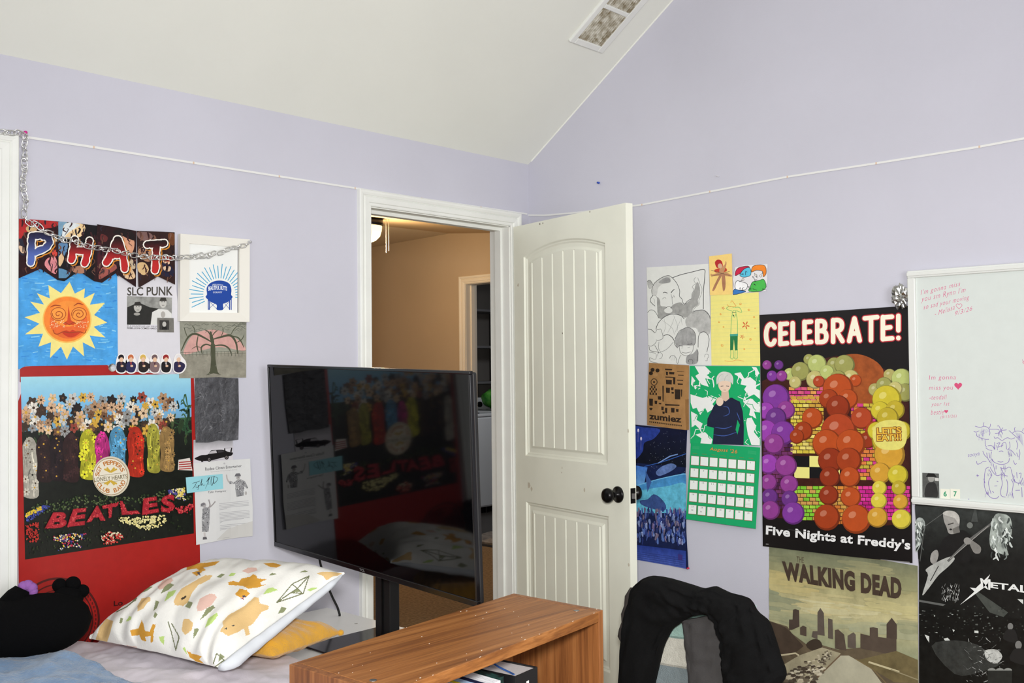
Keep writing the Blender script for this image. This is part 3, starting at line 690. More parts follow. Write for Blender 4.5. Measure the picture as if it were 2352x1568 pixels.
for k in range(9):
    u = random.random()*KL; r = .0012+.002*random.random(); v0 = KD-.0012
    ck.prism([(u, v0-.0006), (u+r*2, v0-.0006), (u+r*2, v0+.0004), (u, v0+.0004)], lambda p: KP((p[0], p[1], BH-.0004)), lambda p: KP((p[0], p[1], BH+.0004)))
for (u, z0, z1, w_) in ((KL+.0, .775, .792, .05), (KL, .765, .780, .02)):
    ck.hexa([KP((KL-.001, KD*.55+k*.0, z0)) if 0 else KP(q) for q in ((KL-.0005, KD*.72, z0), (KL+.0004, KD*.72, z0), (KL+.0004, KD*.72+w_, z0+.004), (KL-.0005, KD*.72+w_, z0+.004))],
            [KP(q) for q in ((KL-.0005, KD*.72+.004, z0+.006), (KL+.0004, KD*.72+.004, z0+.006), (KL+.0004, KD*.72+w_*.9, z0+.012), (KL-.0005, KD*.72+w_*.9, z0+.012))])
ck.build('chips', mat('chip_white', (222, 212, 196), .8), bc)['kind'] = 'stuff'
# books standing on its shelf
SHZ = .458
M_PAGE = mat('page_block', (214, 208, 208), .9, noise=.12, nscale=90, stretch=(1, 12, 1))
def book(label, x0, x1, y0, y1, h, cover, rot=0., rb=False, name='book'):
    cx, cy = (x0+x1)/2, y0
    def fr_(p):
        a = p[0]-cx; b = p[1]-cy; c_, s_ = math.cos(rot), math.sin(rot)
        return np.array([cx+a*c_-b*s_, cy+a*s_+b*c_, p[2]])
    t = thing(name, label, 'book', (cx, cy+.08, SHZ), 'books on the bookcase shelf')
    th = min(.0022, (x1-x0)*.2); c = MB()
    c.rbox((x0, y0, SHZ), (x0+th, y1, SHZ+h), .0005, frame=fr_); c.rbox((x1-th, y0, SHZ), (x1, y1, SHZ+h), .0005, frame=fr_); c.rbox((x0+th, y0, SHZ), (x1-th, y0+.002, SHZ+h), .0005, frame=fr_)
    c.build('cover', cover, t)
    MB().rbox((x0+th, y0+.003, SHZ+.004), (x1-th, y1-.004, SHZ+h-.004), .0006, frame=fr_).build('pages', M_PAGE, t)
    if rb:
        pts = [fr_(p) for p in ((x0+.03, y1-.04, SHZ+h-.003), (x0+.035, y1-.05, SHZ+h+.006), (x0+.03, y1-.07, SHZ+h+.002), (x0+.022, y0+.03, SHZ+h-.002), (x0+.012, y0+.012, SHZ+h-.001))]
        MB().tube(pts, .0026, 8, flat=.3).build('ribbon', mat('blue_ribbon', (44, 84, 150), .6), t)
    return t, fr_
thick, FB = book('thick black book with blue ribbon bookmark and white spine lettering', -1.742, -1.655, -1.528, -1.39, .262, mat('black_cover', (22, 22, 24), .4), rot=.13, rb=True)
book('dark green book beside the thick black one', -1.772, -1.7585, -1.515, -1.31, .262, mat('dark_green_cover', (30, 62, 58), .4, alt=(20, 22, 24), nscale=40))
book('thin white book next to the dark green book', -1.7875, -1.7745, -1.52, -1.30, .258, mat('white_cover', (226, 226, 230), .35))
book('white book just right of the navy book', -1.802, -1.789, -1.52, -1.30, .257, mat('white_cover', (226, 226, 230), .35))
book('navy blue book between white and pale blue books', -1.815, -1.8035, -1.52, -1.30, .255, mat('navy_cover', (30, 34, 66), .35))
book('pale blue book next to the navy book', -1.830, -1.8165, -1.52, -1.30, .254, mat('pale_blue_cover', (170, 196, 224), .35))
book('yellow book leftmost of the visible row', -1.875, -1.8315, -1.525, -1.30, .252, mat('yellow_cover', (226, 206, 30), .35))

# ---- chair by the right wall, its back hidden under clothes
ch = thing('chair', 'upholstered chair by the right wall, covered with a blanket and clothes', 'chair', (-.32, -1.06, 0))
M_CH = mat('grey_upholstery', (96, 96, 98), .9, bump=.2, bscale=200)
MB().rbox((-.50, -1.22, .36), (-.14, -.88, .44), .03).build('seat', M_CH, ch, smooth=False)
bkr = MB(); rows = []
for i in range(25):
    t = i/24; z = .36+.24*t; hw = .19*(1-.35*max(0, t-.6)**2/.16)
    row = []
    for k in range(24):
        a = 2*math.pi*k/24; cy = math.copysign(abs(math.cos(a))**.5, math.cos(a)); sx = math.copysign(abs(math.sin(a))**.7, math.sin(a))
        row.append((-.455-.03*t+.03*sx*(1 if t < .95 else .5), -1.10+hw*cy, z))
    rows.append(row)
bkr.grid(rows, wrap=True); bkr.add(rows[-1], [list(range(24))]); bkr.add(rows[0], [list(range(24))])
bkr.build('backrest', M_CH, ch, smooth=True, weld=True)
for (x, y) in ((-.46, -1.19), (-.46, -.91), (-.18, -1.19), (-.18, -.91)): MB().tube([(x, y, .37), (x*1.02, y, 0)], [.02, .014], 12).build('leg', mat('dark_wood_leg', (58, 40, 28), .5), ch)
# striped blanket over the chair back
bt = MB(); rows = []
TEAL, WHT, GRY = (172, 206, 196), (222, 220, 208), (138, 150, 154)
zs = np.concatenate([np.linspace(.16, .395, 22), [.3955], np.linspace(.402, .492, 10), [.4925], np.linspace(.499, .62, 14)])
ys = np.linspace(-.93, -1.40, 50)
for z in zs:
    row = []
    for y in ys:
        t = (y+1.165)/.24; x = -.545-.012*math.sin(y*11)-.004*nz(y*14, z*9, 1)+.05*max(0, abs(t)-.55)**2*4+max(0, z-.56)**2*9
        row.append((x, y, z+.02*(y+1.0)*(-1)))
    rows.append(row)
bt.grid(rows)
bt.c = []
for i in range(len(zs)-1):
    for k in range(len(ys)-1):
        z = (zs[i]+zs[i+1])/2; y = (ys[k]+ys[k+1])/2
        c = TEAL if z > .4955 else (WHT if z > .3985 else GRY)
        if abs(z-.4955) < .004 or abs(z-.3985) < .004: c = tuple(int(q*.82) for q in c)
        bt.c.append((*lin(c), .9))
kq = len(bt.c); bt.grid(np.array(rows)+np.array([.012, 0, 0]), flip=True); bt.c[kq:] = bt.c[:kq]
so = bt.build('striped_blanket', mat_ink('fleece_print', .95, .1, 45, bump=.3, bscale=220), smooth=True)
tag(so, 'teal, white and grey banded blanket over the chair back', 'blanket')
# charcoal trousers and black hoodie lying over it
def cloth(outer, inner, X, depth, n=28, fold=.006, seed=0., dep=None):
    """Bunched cloth: rounded cross-sections strung between an outer and an inner edge in the plane x = X."""
    rows = []; m = len(outer)
    def interp(L, t):
        i = min(int(t), m-2); f = t-i
        a = np.array(L[max(i-1, 0)], float); b = np.array(L[i], float); c = np.array(L[i+1], float); d = np.array(L[min(i+2, m-1)], float)
        return .5*((2*b)+(c-a)*f+(2*a-5*b+4*c-d)*f*f+(3*b-a-3*c+d)*f**3)
    N_ = m*6
    for s in range(N_):
        t = s*(m-1)/(N_-1); o2, i2 = interp(outer, t), interp(inner, t)
        o3, i3 = at_x(o2[0], o2[1], X), at_x(i2[0], i2[1], X); c = (o3+i3)/2; h = (o3-i3)/2; dd = depth if dep is None else depth*float(np.interp(t, range(m), dep))
        row = []
        for k in range(n):
            a = 2*math.pi*k/n; ca, sa = math.cos(a), math.sin(a)
            ca2 = math.copysign(abs(ca)**.8, ca)
            w = fold*(nz(s*.10, k*.55, seed)+.7*nz(s*.28, k*1.1, seed+4))
            row.append(c+h*ca2+np.array([-1., 0, 0])*(dd*sa+(w*3 if sa > 0 else w)))
        rows.append(row)
    b = MB(); b.grid(rows, wrap=True); b.add(rows[0], [list(range(n))[::-1]]); b.add(rows[-1], [list(range(n))])
    return b
gt = cloth([(1660,1408),(1662,1420),(1662,1450),(1662,1490),(1664,1530),(1664,1580),(1664,1640)], [(1568,1424),(1569,1432),(1572,1460),(1576,1495),(1580,1530),(1584,1580),(1590,1640)], -.585, .022, fold=.003, seed=3)
tag(gt.build('trousers', mat('charcoal_cotton', (72, 70, 70), .9, noise=.1, nscale=10, bump=.15, bscale=180), smooth=True, weld=True), 'charcoal grey trouser leg hanging down in front of the banded blanket', 'trousers')
OUT = [(1425,1640),(1427,1568),(1434,1480),(1444,1400),(1459,1347),(1491,1323),(1530,1327),(1570,1338),(1610,1351),(1640,1347),(1668,1360),(1708,1370),(1724,1382),(1735,1402),(1763,1428),(1778,1462),(1790,1504),(1802,1540),(1801,1558),(1782,1590),(1770,1640)]
INN = [(1490,1640),(1500,1568),(1520,1490),(1540,1450),(1560,1432),(1580,1420),(1594,1414),(1606,1411),(1620,1410),(1634,1413),(1645,1424),(1652,1440),(1656,1456),(1660,1475),(1662,1500),(1663,1525),(1664,1550),(1665,1572),(1668,1590),(1672,1612),(1680,1640)]
hd = cloth(OUT, INN, -.60, .055, n=40, fold=.0055, seed=11)
ho = hd.build('hoodie', mat('black_jersey', (13, 13, 14), .9, noise=.15, nscale=20, bump=.2, bscale=260, spec=.2), smooth=True, weld=True)
tag(ho, 'black hoodie draped in an arch over the chair by the right wall', 'hoodie')
cf = MB(); pts = [at_x(x, y, -.57) for x, y in ((1453,1352),(1446,1372),(1442,1392),(1438,1412),(1436,1430),(1433,1448),(1431,1462),(1432,1474))]
cf.tube(pts, [.010, .017, .013, .018, .013, .018, .019, .010], 12)
cf.build('ribbed_cuff', mat('brown_grey_rib', (64, 58, 56), .9, bump=.2, bscale=200), ho, smooth=True)['label'] = 'brownish grey ribbed cuff'

# ------------------------------------------------------------------ printed sheets: paper on the walls
_GL = {}
def glyphs(txt, offset=0., shear=0., space=1.):
    """Outline font letters as flat triangles (built-in font)."""
    k = (txt, offset, shear, space)
    if k in _GL: return _GL[k]
    cu = bpy.data.curves.new('lettering', 'FONT'); cu.body = txt; cu.offset = offset; cu.shear = shear; cu.space_character = space; cu.resolution_u = 3
    ob = bpy.data.objects.new('lettering', cu); COL.objects.link(ob)
    dg = bpy.context.evaluated_depsgraph_get(); me = bpy.data.meshes.new_from_object(ob.evaluated_get(dg))
    V = np.array([v.co[:2] for v in me.vertices]); F = [list(p.vertices) for p in me.polygons]
    bpy.data.objects.remove(ob); bpy.data.meshes.remove(me); bpy.data.curves.remove(cu)
    _GL[k] = (V, F); return V, F
class Sheet:
    """A sheet lying parallel to a wall; drawing calls take photo points seen on it and keep real positions on the sheet."""
    def __init__(s, wall, d, gain=1., zoom=None):
        s.wall, s.d, s.gain = wall, d, gain; s.k = zoom or (0, 0, 1.)
        s.P = []; s.F = []; s.C = []; s.layer = 0; s.out = None; s.clip = None
    def uv(s, p):
        x = s.k[0]+p[0]/s.k[2]; y = s.k[1]+p[1]/s.k[2]
        q = at_y(x, y, -s.d) if s.wall == 'A' else at_x(x, y, -s.d)
        return (q[0], q[2]) if s.wall == 'A' else (-q[1], q[2])
    def col(s, c, a=1.): return (*np.clip(lin(c)*s.gain, 0, .95), a)
    def put(s, pts, faces, cols, raw=False, lay=None):
        if lay is None: s.layer += 1; lay = s.layer
        k = len(s.P)
        Q = [p if raw else s.uv(p) for p in pts]
        if s.clip and not raw and lay > 0:
            C = s.clip; A_ = sum(C[i-1][0]*C[i][1]-C[i][0]*C[i-1][1] for i in range(len(C))); sg = 1 if A_ > 0 else -1
            dist = [[sg*((b[0]-a[0])*(q[1]-a[1])-(b[1]-a[1])*(q[0]-a[0])) for q in Q] for a, b in zip(C, C[1:]+C[:1])]
            if min(min(d) for d in dist) < 0:
                for f in faces:
                    P = [(Q[i], np.array(cols[i] if len(cols) > 1 else cols[0])) for i in f]
                    for a, b in zip(C, C[1:]+C[:1]):
                        D = [sg*((b[0]-a[0])*(q[0][1]-a[1])-(b[1]-a[1])*(q[0][0]-a[0])) for q in P]; O = []
                        for i in range(len(P)):
                            j = (i+1) % len(P)
                            if D[i] >= 0: O.append(P[i])
                            if (D[i] >= 0) != (D[j] >= 0):
                                w = D[i]/(D[i]-D[j]); O.append((tuple(np.array(P[i][0])*(1-w)+np.array(P[j][0])*w), P[i][1]*(1-w)+P[j][1]*w))
                        P = O
                        if len(P) < 3: break
                    if len(P) >= 3:
                        k = len(s.P); s.P += [(q[0][0], q[0][1], lay*6e-6) for q in P]; s.F.append(list(range(k, k+len(P)))); s.C.append([tuple(q[1]) for q in P])
                return
        for q in Q: s.P.append((q[0], q[1], lay*6e-6))
        for f in faces:
            s.F.append([i+k for i in f]); s.C.append([cols[i] if len(cols) > 1 else cols[0] for i in f])
    def base(s, pts, c, a=1.):
        s.out = [s.uv(p) for p in pts]; s.basecol = s.col(c, a)
        s.poly(pts, c, a, lay=0)
        if len(pts) == 4: s.clip = list(s.out)
        return s
    def cut(s, pts):
        """Keep what is drawn from here on inside a convex outline."""
        s.clip = [s.uv(p) for p in pts]; return s
    def poly(s, pts, c, a=1., lay=None):
        n = len(pts)
        if n <= 4 and not isinstance(c, list): s.put(pts, [list(range(n))], [s.col(c, a)], lay=lay); return s
        cols = [s.col(q, a) for q in c] if isinstance(c, list) else [s.col(c, a)]
        if n == 4: s.put(pts, [[0, 1, 2, 3]], cols, lay=lay); return s
        tri = tessellate_polygon([[Vector((p[0], p[1], 0)) for p in pts]])
        s.put(pts, [list(t) for t in tri], cols, lay=lay); return s
    def grad(s, q, c0, c1, n=8, a=1.):
        """Quad TL,TR,BR,BL blended from c0 (top) to c1 (bottom)."""
        q = [np.array(p, float) for p in q]; pts = []; cols = []
        for i in range(n+1):
            t = i/n; pts += [q[0]*(1-t)+q[3]*t, q[1]*(1-t)+q[2]*t]; cc = s.col(np.array(c0)*(1-t)+np.array(c1)*t, a); cols += [cc, cc]
        s.put(pts, [[2*i, 2*i+1, 2*i+3, 2*i+2] for i in range(n)], cols); return s
    def ell(s, x, y, rx, ry, c, rot=0., n=20, a=1., lay=None):
        co, si = math.cos(rot), math.sin(rot)
        s.poly([(x+rx*math.cos(t)*co-ry*math.sin(t)*si, y+rx*math.cos(t)*si+ry*math.sin(t)*co) for t in np.linspace(0, 2*math.pi, n+1)[:-1]], c, a, lay); return s
    def line(s, pts, w, c, a=1., closed=False, smooth=0, taper=False):
        if smooth: pts = spline(pts, smooth, closed)
        P = [np.array(p, float) for p in pts]; m = len(P); L = []
        for i in range(m):
            t = (P[(i+1) % m]-P[i-1]) if closed else (P[min(i+1, m-1)]-P[max(i-1, 0)])
            t = t/(np.linalg.norm(t)+1e-9); nn = np.array([-t[1], t[0]])
            ww = w*(.35+.65*math.sin(math.pi*(i+.5)/m)) if taper else w
            L += [P[i]+nn*ww/2, P[i]-nn*ww/2]
        s.put(L, [[2*i, 2*i+1, (2*i+3) % (2*m), (2*i+2) % (2*m)] for i in range(m if closed else m-1)], [s.col(c, a)]); return s
    def text(s, txt, q, layers, shear=0., space=1., arc=0., grad=None, a=1.):
        """Letters fitted into the quad TL,TR,BR,BL; layers = [(bold offset, colour, (dx, dy)), ...] from back to front."""
        V0, _ = glyphs(txt, layers[-1][0], shear, space); lo, hi = V0.min(0), V0.max(0); q = [np.array(p, float) for p in q]
        for L in layers:
            V, F = glyphs(txt, L[0], shear, space); N = (V-lo)/(hi-lo); pts = []; cols = []
            for (u, v) in N:
                p = (q[3]*(1-u)+q[2]*u)*(1-v)+(q[0]*(1-u)+q[1]*u)*v; p = p+np.array([0, -arc*(1-(2*u-1)**2)])
                if len(L) > 2: p = p+np.array(L[2])
                pts.append(p)
                if grad and L is layers[-1]: cols.append(s.col(np.array(grad[1])*(1-np.clip(v, 0, 1))+np.array(grad[0])*np.clip(v, 0, 1), a))
            s.put(pts, F, cols if cols else [s.col(L[1], a)])
        return s
    def build(s, name, m, label=None, cat=None, group=None, curve=None, cuts=None, parent=None, thick=.0004, kids=None):
        """One mesh: the printed face with a thin body behind; curve(a, b) lifts it off the wall."""
        us = [p[0] for p in s.out]; vs = [p[1] for p in s.out]; b0 = (min(us)+max(us))/2; v0 = min(vs)
        bm = bmesh.new(); cl = bm.loops.layers.float_color.new('Col')
        vv = [bm.verts.new(p) for p in s.P]
        for f, c in zip(s.F, s.C):
            if len(set(f)) < 3: continue
            try: fc = bm.faces.new([vv[i] for i in f])
            except ValueError: continue
            fc.normal_update()
            for lp, cc in zip(fc.loops, c): lp[cl] = cc
            if fc.normal.z < 0: fc.normal_flip()
        n = len(s.out); bk = [bm.verts.new((p[0], p[1], -thick)) for p in s.out]; ft = [bm.verts.new((p[0], p[1], 0)) for p in s.out]
        area = sum(s.out[i-1][0]*s.out[i][1]-s.out[i][0]*s.out[i-1][1] for i in range(n)); fs = [bk[::-1] if area > 0 else bk]+[[ft[i-1], ft[i], bk[i], bk[i-1]][::(-1 if area > 0 else 1)] for i in range(n)]
        for f in fs:
            fc = bm.faces.new(f)
            for lp in fc.loops: lp[cl] = s.basecol
        if cuts:
            for (ax, k) in cuts:
                lo, hi = (min(us), max(us)) if ax == 0 else (min(vs), max(vs))
                for i in range(1, k):
                    co = [0, 0, 0]; no = [0, 0, 0]; co[ax] = lo+(hi-lo)*i/k; no[ax] = 1
                    bmesh.ops.bisect_plane(bm, geom=bm.verts[:]+bm.edges[:]+bm.faces[:], plane_co=co, plane_no=no, dist=1e-6)
        U0, U1, V1 = min(us), max(us), max(vs)
        ax, kk = cuts[0] if cuts else (0, 1); nodes = np.linspace(0, 1, kk+1); hs = [curve(q) for q in nodes] if curve else [0]*(kk+1)
        for v in bm.verts:
            h = v.co.z+float(np.interp((v.co.x-U0)/(U1-U0) if ax == 0 else (v.co.y-v0)/(V1-v0), nodes, hs))
            v.co = Vector((v.co.x-b0, -h, v.co.y-v0)) if s.wall == 'A' else Vector((-h, -(v.co.x-b0), v.co.y-v0))
        me = bpy.data.meshes.new(name); bm.to_mesh(me); bm.free(); me.materials.append(m)
        o = bpy.data.objects.new(name, me); COL.objects.link(o)
        loc = (b0, -s.d, v0) if s.wall == 'A' else (-s.d, -b0, v0)
        if parent is not None: o.parent = parent; o.location = np.array(loc)-np.array(parent['_org'])
        else: o.location = loc
        o['_org'] = [float(q) for q in loc]
        if label: tag(o, label, cat, group)
        return o
PAPER = mat_ink('paper_print', .75, .25, 30)
GLOSS = mat_ink('glossy_poster', .34, .45, 40)
PAINT = mat_ink('poster_paint', .6, .35, 26)
R_ = random.Random(11)
def rnd(a, b): return a+(b-a)*R_.random()
def pick(L): return L[int(R_.random()*len(L))]
GB = 1.12                                    # sheets on the right wall
ZA = (0, 280, 2.703); ZB = (0, 820, 3.267)

# ---- red poster with a garden crowd picture
s = Sheet('A', .0022, zoom=ZB)
s.base([(150,92),(172,72),(300,62),(560,58),(800,52),(830,90),(870,96),(1455,150),(1500,1430),(1512,2230),(145,2280),(130,350),(152,290),(150,190)], (168,32,28), .93)
s.k = (0, 0, 1.)
for r_, w_ in ((93, 5), (79, 3), (66, 2)): s.line([(134+r_*math.cos(u), 1421+r_*1.0*math.sin(u)) for u in np.linspace(0, 6.283, 60)[:-1]], w_, (84,26,24), closed=True)
for k in range(22): u = -1.2+k*.11; s.poly([(134+86*math.cos(u)-1.5, 1421+86*math.sin(u)-3), (134+86*math.cos(u)+1.5, 1421+86*math.sin(u)-3), (134+86*math.cos(u)+1.5, 1421+86*math.sin(u)+3), (134+86*math.cos(u)-1.5, 1421+86*math.sin(u)+3)], (96,26,24))
s.text('Lo', [(261,1380),(282,1377),(282,1390),(261,1392)], [(.03,(70,20,20))]); s.k = ZB
s.poly([(118,170),(158,190),(158,270),(122,370)], (214,208,222))
pic = [(155,148),(1430,125),(1455,1322),(188,1518)]
def pq(u, v):
    q = [np.array(p, float) for p in pic]; return tuple((q[0]*(1-u)+q[1]*u)*(1-v)+(q[3]*(1-u)+q[2]*u)*v)
s.cut(pic)
s.grad([pq(0,0), pq(1,0), pq(1,.2), pq(0,.2)], (164,218,232), (118,182,226), 6, .96)
s.grad([pq(0,.2), pq(1,.2), pq(1,.34), pq(0,.34)], (118,182,226), (120,150,170), 4, .96)
s.poly([pq(0,.30), pq(1,.27), pq(1,1), pq(0,1)], (22,26,20), .6)
for k in range(26):                          # leafy bush at right
    a = rnd(-2.9, -.1); L = rnd(60, 150); x, y = 1395+rnd(-15, 30), 420+rnd(-60, 180)
    s.line([(x, y), (x+math.cos(a)*L*.6, y+math.sin(a)*L*.8), (x+math.cos(a)*L, y+math.sin(a)*L*.5)], 11, pick([(38,70,44),(28,52,34),(60,96,62)]), smooth=3, taper=True)
BL = [(214,176,140),(196,196,192),(230,224,212),(176,138,104),(150,150,148),(226,196,160),(120,86,62),(66,50,38),(40,34,34),(214,170,70),(150,70,56)]
def blossom(x, y, r, lay0, c=None):
    c = np.array(c if c is not None else pick(BL), float); n = pick([5, 6, 8]); a0 = rnd(0, 1.2)
    s.poly([(x+r*(1+.22*math.cos(n*(u-a0)))*math.cos(u)*.86, y+r*(1+.22*math.cos(n*(u-a0)))*math.sin(u)) for u in np.linspace(0, 6.283, 31)[:-1]], c, .8, lay=lay0+1)
    for k in range(n):
        u = a0+(k+.5)*6.283/n; s.poly([(x+.2*r*math.cos(u), y+.2*r*math.sin(u)), (x+.75*r*math.cos(u-.1), y+.8*r*math.sin(u-.1)), (x+.75*r*math.cos(u+.1), y+.8*r*math.sin(u+.1))], c*.62, lay=lay0+2)
    s.ell(x, y, r*.27, r*.27, pick([(60,44,30),(206,160,60),(96,66,40),(34,30,28)]), lay=lay0+3, n=10)
L0 = s.layer
for k in range(90): x, y = rnd(190, 1400), rnd(330, 640); s.line([(x,y+rnd(20,70)),(x+rnd(-14,14),y+10),(x+rnd(-26,26),y-rnd(10,40))], rnd(8,18), pick([(40,58,34),(54,74,44),(30,44,28),(70,84,52)]), .8, smooth=3, taper=True)
rowdef = [(318, 34, 240, 1290, 15), (376, 35, 195, 1290, 18), (430, 35, 190, 1270, 19), (486, 35, 185, 1250, 19), (540, 34, 185, 1230, 18)]
for y0, r, xa, xb, n in rowdef:
    L0 = s.layer
    for k in range(n): blossom(xa+(xb-xa)*k/(n-1)+rnd(-16, 16), y0+rnd(-24, 24), r*rnd(.85, 1.25), L0+1+4*(k % 4))
    s.layer = L0+18
def bush(x, y0, y1, w, c):
    """A tall clump of one colour: leafy stems, then blossoms piled over it."""
    c = np.array(c, float); h = y1-y0
    s.poly(spline([(x-w*.42, y0+h*.12), (x-w*.1, y0), (x+w*.25, y0+h*.05), (x+w*.5, y0+h*.3), (x+w*.44, y0+h*.65), (x+w*.5, y1-h*.05), (x, y1), (x-w*.48, y1-h*.08), (x-w*.42, y0+h*.6), (x-w*.52, y0+h*.32)], 3, True), c*.8, .7)
    for k in range(16): xx = x+rnd(-.42, .42)*w; yy = y0+h*rnd(.1, .75); s.line([(xx, yy+h*.24), (xx+rnd(-10, 10), yy+h*.1), (xx+rnd(-14, 14), yy)], rnd(5, 11), c*pick([.55, .7, .9, 1.1]), .8, smooth=3, taper=True)
    L1 = s.layer
    for k in range(13): blossom(x+rnd(-.38, .38)*w, y0+h*(.06+.9*k/13), w*rnd(.15, .23), L1+1+4*(k % 4), np.clip(c*pick([.85, 1., 1.12]), 0, 255))
    s.layer = L1+20
for x, y0, y1, w, c in [(225,600,1060,130,(206,200,184)),(330,580,940,120,(52,34,34)),(430,590,930,120,(40,28,32)),(530,570,940,120,(58,36,36)),(1150,500,870,100,(190,184,70)),(1250,520,860,110,(176,140,84)),(660,540,920,130,(208,204,50)),(765,560,900,110,(206,52,140)),(880,520,880,125,(96,170,214)),(1015,520,900,125,(214,56,34))]: bush(x, y0, y1, w, c)
s.poly([(1335,770),(1420,755),(1440,850),(1330,845)], (222,214,206))
for k in range(4): s.poly([(1338,785+k*17), (1432,778+k*17), (1434,785+k*17), (1337,793+k*17)], (170,40,40))
def dots(poly, n, cols, r0=6, r1=12):
    xs = [p[0] for p in poly]; ys = [p[1] for p in poly]; L0 = s.layer; k = 0
    while k < n*2:
        p = (rnd(min(xs), max(xs)), rnd(min(ys), max(ys)))
        if in_poly(p, poly): s.ell(p[0], p[1], rnd(r0, r1)*.72, rnd(r0, r1)*.66, pick(cols), lay=L0+1+k % 60, n=7, rot=rnd(0, 1)); k += 1
    s.layer = L0+61
dots([(180,1150),(330,1080),(640,1030),(1000,1050),(1400,960),(1440,1060),(900,1100),(600,1130),(300,1180)], 170, [(44,60,34),(70,88,50),(30,44,28),(96,106,70)], 7, 13)
dots([pq(.02,.82), pq(.98,.72), pq(.98,.98), pq(.02,.98)], 120, [(34,46,26),(26,34,22),(52,62,36)], 6, 12)
# round painted sign with its words
s.ell(830, 893, 139, 150, (214,204,180), rot=-.2, n=40); s.ell(825, 895, 130, 139, (150,120,70), rot=-.2, n=40); s.ell(825, 895, 126, 135, (232,224,204), rot=-.2, n=40)
s.text('LONELY HEARTS', [(702,903),(948,878),(951,908),(705,936)], [(.012,(110,100,66))])
s.line([(735,890),(905,868)], 3, (140,128,90)); s.line([(745,945),(915,922)], 3, (140,128,90))
def arc_text(sh, txt, cx, cy, rx, ry, a0, a1, size, c, flip=False):
    n = len(txt)
    for i, chh in enumerate(txt):
        if chh == ' ': continue
        a = math.radians(a0+(a1-a0)*i/(n-1)); x = cx+rx*math.cos(a); y = cy+ry*math.sin(a); t = a+math.pi/2+(math.pi if flip else 0)
        ux, uy = math.cos(t), math.sin(t); vx, vy = math.sin(t), -math.cos(t); w = size*.42; h = size*.5
        sh.text(chh, [(x-ux*w+vx*h, y-uy*w+vy*h), (x+ux*w+vx*h, y+uy*w+vy*h), (x+ux*w-vx*h, y+uy*w-vy*h), (x-ux*w-vx*h, y-uy*w-vy*h)], [(.02, c)])
arc_text(s, 'SGT PEPPERS', 825, 893, 100, 104, -172, -28, 32, (190,120,50)); arc_text(s, 'CLUB BAND', 825, 897, 102, 106, 148, 22, 32, (190,120,50), flip=True)
for a in (-.9, -.5, .5, .9):
    s.line([(825,862),(825+60*math.sin(a),835-14*math.cos(a*2))], 13, (206,170,60), smooth=3); s.line([(825,926),(825+60*math.sin(a),952+10*math.cos(a*2))], 13, (206,170,60), smooth=3)
dots([(185,1180),(330,1110),(370,1120),(200,1240)], 60, [(60,70,150),(40,50,120),(80,90,170)]); dots([(180,1180),(300,1115),(310,1140),(190,1200)], 24, [(226,196,60),(214,180,40)])
dots([(1255,1000),(1330,985),(1380,1010),(1395,1080),(1270,1040)], 40, [(70,70,140),(90,80,160),(232,220,150)]); dots([(1320,990),(1380,980),(1380,1010),(1345,1060)], 22, [(236,226,170),(230,200,90)])
# flower letters
FL = [(170,36,48),(196,52,60),(150,28,40),(214,84,84),(180,40,56)]
LET = [('B',[(395,1165),(505,1160),(485,1278),(335,1280)]),('E',[(545,1140),(640,1130),(625,1255),(500,1270)]),('A',[(690,1120),(755,1110),(780,1220),(645,1235)]),('T',[(760,1115),(880,1090),(850,1190),(790,1210)]),('L',[(895,1080),(935,1075),(1040,1170),(910,1180)]),('E',[(1070,1060),(1165,1045),(1180,1160),(1060,1180)]),('S',[(1205,1040),(1300,1030),(1300,1150),(1200,1165)])]
for chh, q in LET:
    s.text(chh, q, [(.055,(128,24,34)),(.035,(172,38,48))], a=.7)
    V, F = glyphs(chh, .02); lo, hi = V.min(0), V.max(0); L0 = s.layer
    for k in range(120):
        f = pick(F); w3 = np.array([R_.random() for _ in f]); w3 /= w3.sum(); uv_ = ((V[f]*w3[:, None]).sum(0)-lo)/(hi-lo); Q = [np.array(p, float) for p in q]
        p = (Q[3]*(1-uv_[0])+Q[2]*uv_[0])*(1-uv_[1])+(Q[0]*(1-uv_[0])+Q[1]*uv_[0])*uv_[1]
        s.ell(p[0]+rnd(-6,6), p[1]+rnd(-6,6), rnd(3,7), rnd(3,7), pick(FL), lay=L0+1+k % 60, n=6)
    s.layer = L0+61
dots([(1310,1130),(1440,1095),(1440,1125),(1400,1165),(1330,1170)], 40, FL); dots([(185,1260),(280,1230),(290,1300),(270,1390),(190,1380)], 46, [(190,50,40),(170,40,36)])
dots([(880,1200),(1230,1185),(1240,1250),(1090,1300),(960,1250),(890,1250)], 90, [(236,226,160),(226,214,140),(214,206,150)], 7, 13)
dots([(395,1340),(520,1320),(640,1320),(620,1360),(560,1380),(610,1430),(520,1420),(420,1450),(470,1400),(390,1370)], 90, [(226,220,190),(70,70,140),(190,50,80),(60,60,130),(226,190,70)], 6, 10)
dots([(740,1340),(800,1310),(890,1300),(915,1350),(850,1400),(770,1400)], 60, [(190,50,50),(206,70,60),(226,214,180)], 6, 11)
s.build('poster', GLOSS, 'tall red poster with a flower garden picture, round sign and red blossom lettering', 'poster')

